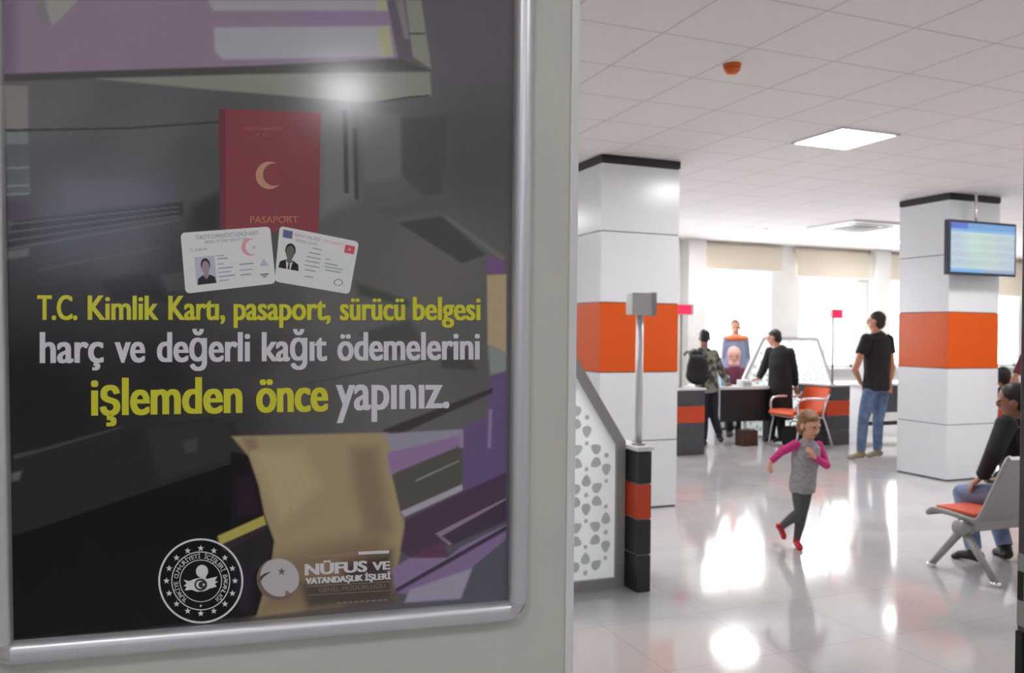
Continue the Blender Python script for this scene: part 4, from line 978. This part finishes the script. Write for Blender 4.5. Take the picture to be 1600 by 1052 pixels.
poly([quad(A_, .89, .55), quad(A_, .95, .68), quad(A_, .84, .68)], (150, 150, 166), 4); crect(A_, .84, .81, .93, .835, (92, 92, 104), 4); crect(A_, .86, .85, .91, .87, (92, 92, 104), 4)
B_ = [(437, 353), (561, 378), (546, 460), (429, 440)]
card(B_, (192, 196, 198), 3.2); crect(B_, .45, .4, .95, .62, (174, 202, 208), 3.6)
crect(B_, .05, .05, .17, .19, (78, 84, 118), 4); crect(B_, .84, .10, .965, .25, (172, 70, 84), 4); star(*quad(B_, .90, .175), 3.2, (200, 150, 156), 5)
ctext(B_, 'SÜRÜCÜ BELGESİ', .2, .52, .13, .055, (118, 110, 130), 4); ctext(B_, 'TÜRKİYE CUMHURİYETİ', .56, .82, .135, .05, (186, 116, 124), 4); ctext(B_, 'DRIVING LICENCE', .22, .5, .22, .05, (118, 118, 136), 4)
bust(B_, .03, .26, .27, .48, (88, 86, 82), (48, 46, 46), (34, 34, 38), 4.5, (60, 56, 66))
for i, (u0, u1, v) in enumerate(((.44, .56, .27), (.40, .55, .36), (.38, .56, .44), (.37, .55, .52), (.36, .56, .60), (.38, .52, .68), (.62, .68, .42), (.62, .78, .50), (.62, .86, .56), (.64, .84, .62), (.38, .5, .80))):
    crect(B_, u0, v, u1, v+.022, (126, 130, 134) if i % 2 else (138, 136, 138), 4)
ring(*quad(B_, .83, .82), 4.2, 5.2, (92, 92, 96), 4, 24, 1.4)
# ministry seal
cx_, cy_ = 313.7, 908; SW = (176, 176, 182)
ring(cx_, cy_, 63.5, 66.5, SW, 2); 
for k in range(16): star(cx_+53.5*math.cos(math.radians(-90+22.5*k)), cy_+51*math.sin(math.radians(-90+22.5*k)), 5.2, SW, 2)
ring(cx_, cy_, 44.5, 46, SW, 2); ring(cx_, cy_, 32, 33.2, SW, 2)
arc = 'TÜRKİYE CUMHURİYETİ İÇİŞLERİ BAKANLIĞI'
for i, ch in enumerate(arc):
    if ch == ' ': continue
    a = math.radians(130+280*i/(len(arc)-1)); v, f = glyphs(ch); xm = (min(q_[0] for q_ in v)+max(q_[0] for q_ in v))/2
    sc_ = 10.5; pix = []
    for (x, y) in v:
        rx, ry = (x-xm)*sc_, 35.5+y*sc_*.92
        pix.append((cx_+ry*math.cos(a)-rx*math.sin(a)*1.0*-1*-1, cy_+ry*math.sin(a)+rx*math.cos(a)))
    add_faces(pix, f, SW, 2*.00006)
star(cx_, cy_+39, 2.5, SW, 2)
disc(cx_+2, cy_-15, 9.5, 10, SW, 2); poly([(cx_+4, cy_-8), (cx_+9, cy_-6), (cx_+4, cy_-1)], SW, 2.2)
wing = [(cx_-27, cy_-2), (cx_-20, cy_+1), (cx_-10, cy_-3), (cx_, cy_-5), (cx_+10, cy_-3), (cx_+18, cy_-5), (cx_+26, cy_-7), (cx_+22, cy_+0), (cx_+27, cy_+1), (cx_+22, cy_+5), (cx_+25, cy_+9), (cx_+14, cy_+12), (cx_+6, cy_+16), (cx_-6, cy_+17), (cx_-14, cy_+14), (cx_-25, cy_+15), (cx_-22, cy_+9), (cx_-27, cy_+8), (cx_-22, cy_+4)]
add_faces([(cx_, cy_+5)]+wing, [(0, 1+k, 1+(k+1) % len(wing)) for k in range(len(wing))], SW, 2*.00006)
disc(cx_, cy_+6, 10, 9.5, (40, 38, 42), 3); crescent(cx_-1, cy_+6, 6.2, 2.2, 5, SW, 4); star(cx_+4.6, cy_+6, 2.8, SW, 4)
# directorate logo
lw = (170, 168, 172); disc(435, 905, 32.5, 32, (150, 147, 148), 2); star(440, 893.5, 7, (96, 82, 74), 3)
crescent(434, 905, 33, 5, 31, (96, 84, 80), 3, rot=-.75)
poly([(402, 905), (412, 897), (424, 893), (412, 902), (405, 912)], (60, 50, 54), 3)
poly([(447, 922), (456, 930), (449, 938), (445, 932)], (110, 94, 82), 3)
poly([(560, 862.5), (608, 860), (608, 865), (560, 867)], lw, 2)
text('TÜRKİYE CUMHURİYETİ', (478, 873), (556, 868), 4, 4, (132, 116, 102), 2, ref='T')
text('NÜFUS', (477, 899), (573, 893), 17.5, 17, lw, 2, 1.0, ref='F', off=.02); text('VE', (582, 891.5), (609, 889.5), 13.5, 13, lw, 2, .8, ref='V', off=.02)
text('VATANDAŞLIK İŞLERİ', (478, 913), (610, 905), 9.5, 9.5, lw, 2, .7, ref='T', off=.02)
poly([(480, 916.4), (610, 908.6), (610, 909.4), (480, 917.2)], (120, 106, 92), 2)
text('GENEL MÜDÜRLÜĞÜ', (498, 926), (602, 919), 7, 7, (108, 94, 82), 2, ref='G')
poly([(482, 930), (608, 922.5), (608, 923.4), (482, 931)], (116, 102, 90), 2)
for k in range(9): poly([(527+k*9, 942-k*.62), (533+k*9, 941.6-k*.62), (533+k*9, 943-k*.62), (527+k*9, 943.5-k*.62)], (120, 112, 106), 2)
me = bpy.data.meshes.new('printed_sheet'); me.from_pydata(VV, [], FF)
ca = me.color_attributes.new('Col', 'FLOAT_COLOR', 'POINT'); ca.data.foreach_set('color', np.array(CC, dtype=np.float32).ravel()); me.materials.append(M['print'])
# every flat piece of the print faces the hall
me.update(); bmx = bmesh.new(); bmx.from_mesh(me)
for f in bmx.faces:
    if f.normal.dot(NV) < 0: f.normal_flip()
bmx.to_mesh(me); bmx.free()
po = bpy.data.objects.new('printed_sheet', me); COL.objects.link(po); po.parent = poster
w = MB(); w.box((-WP-.012, .0015, ZB-.012), (.012, .006, ZT+.012), R=RW, o=P0); w.build('backing_board', M['joint'], poster)
# snap rails: rounded profile
FW, FH = .0255, .015
def rail(a, b_, inw):
    a, b_, inw = Vector(a), Vector(b_), Vector(inw); out = -inw; q = MB(); V = []
    prof = [(0, -.004), (0, .003)]+[(FW*(.5-.5*math.cos(math.pi*k/10)), .003+(FH-.003)*math.sin(math.pi*k/10)**.7) for k in range(1, 10)]+[(FW, .0), (FW, -.005)]
    for p_ in (a, b_): V.append([q.bm.verts.new(p_+out*u_+NV*h_) for u_, h_ in prof])
    n = len(prof)
    for k in range(n): q.bm.faces.new((V[0][k], V[0][(k+1) % n], V[1][(k+1) % n], V[1][k]))
    q.bm.faces.new(V[0][::-1]); q.bm.faces.new(V[1]); bmesh.ops.recalc_face_normals(q.bm, faces=q.bm.faces)
    return soft(q.build('frame_rail', M['alu'], poster), 50)
Zv = Vector((0, 0, 1)); BR, BL = P0+Zv*ZB, P0-DV*WP+Zv*ZB; TR, TL = P0+Zv*ZT, P0-DV*WT+Zv*ZT
rail(BL, BR, Zv); rail(TL, TR, -Zv); rail(BR, TR, -DV); rail(BL, TL, DV)
for p_, dx, dz in ((BR, 1, -1), (BL, -1, -1), (TR, 1, 1), (TL, -1, 1)):
    q = MB(); n = 10; R_ = []
    for k in range(6):                                           # quarter-round chrome caps
        a = math.pi/2*k/5; rr = FW*math.cos(a)*.999+.0005; hh = .001+(FH+.001)*math.sin(a)
        R_.append([q.bm.verts.new(p_+NV*hh)]+[q.bm.verts.new(p_+(DV*dx*math.cos(math.pi/2*j/n)+Zv*dz*math.sin(math.pi/2*j/n))*rr*1.02+NV*hh) for j in range(n+1)])
    for A, B in zip(R_, R_[1:]):
        m_ = len(A)
        for j in range(m_): q.bm.faces.new((A[j], A[(j+1) % m_], B[(j+1) % m_], B[j]))
    q.bm.faces.new(R_[0]); q.bm.faces.new(R_[-1]); bmesh.ops.recalc_face_normals(q.bm, faces=q.bm.faces)
    soft(q.build('corner_cap', M['chrome'], poster), 60)
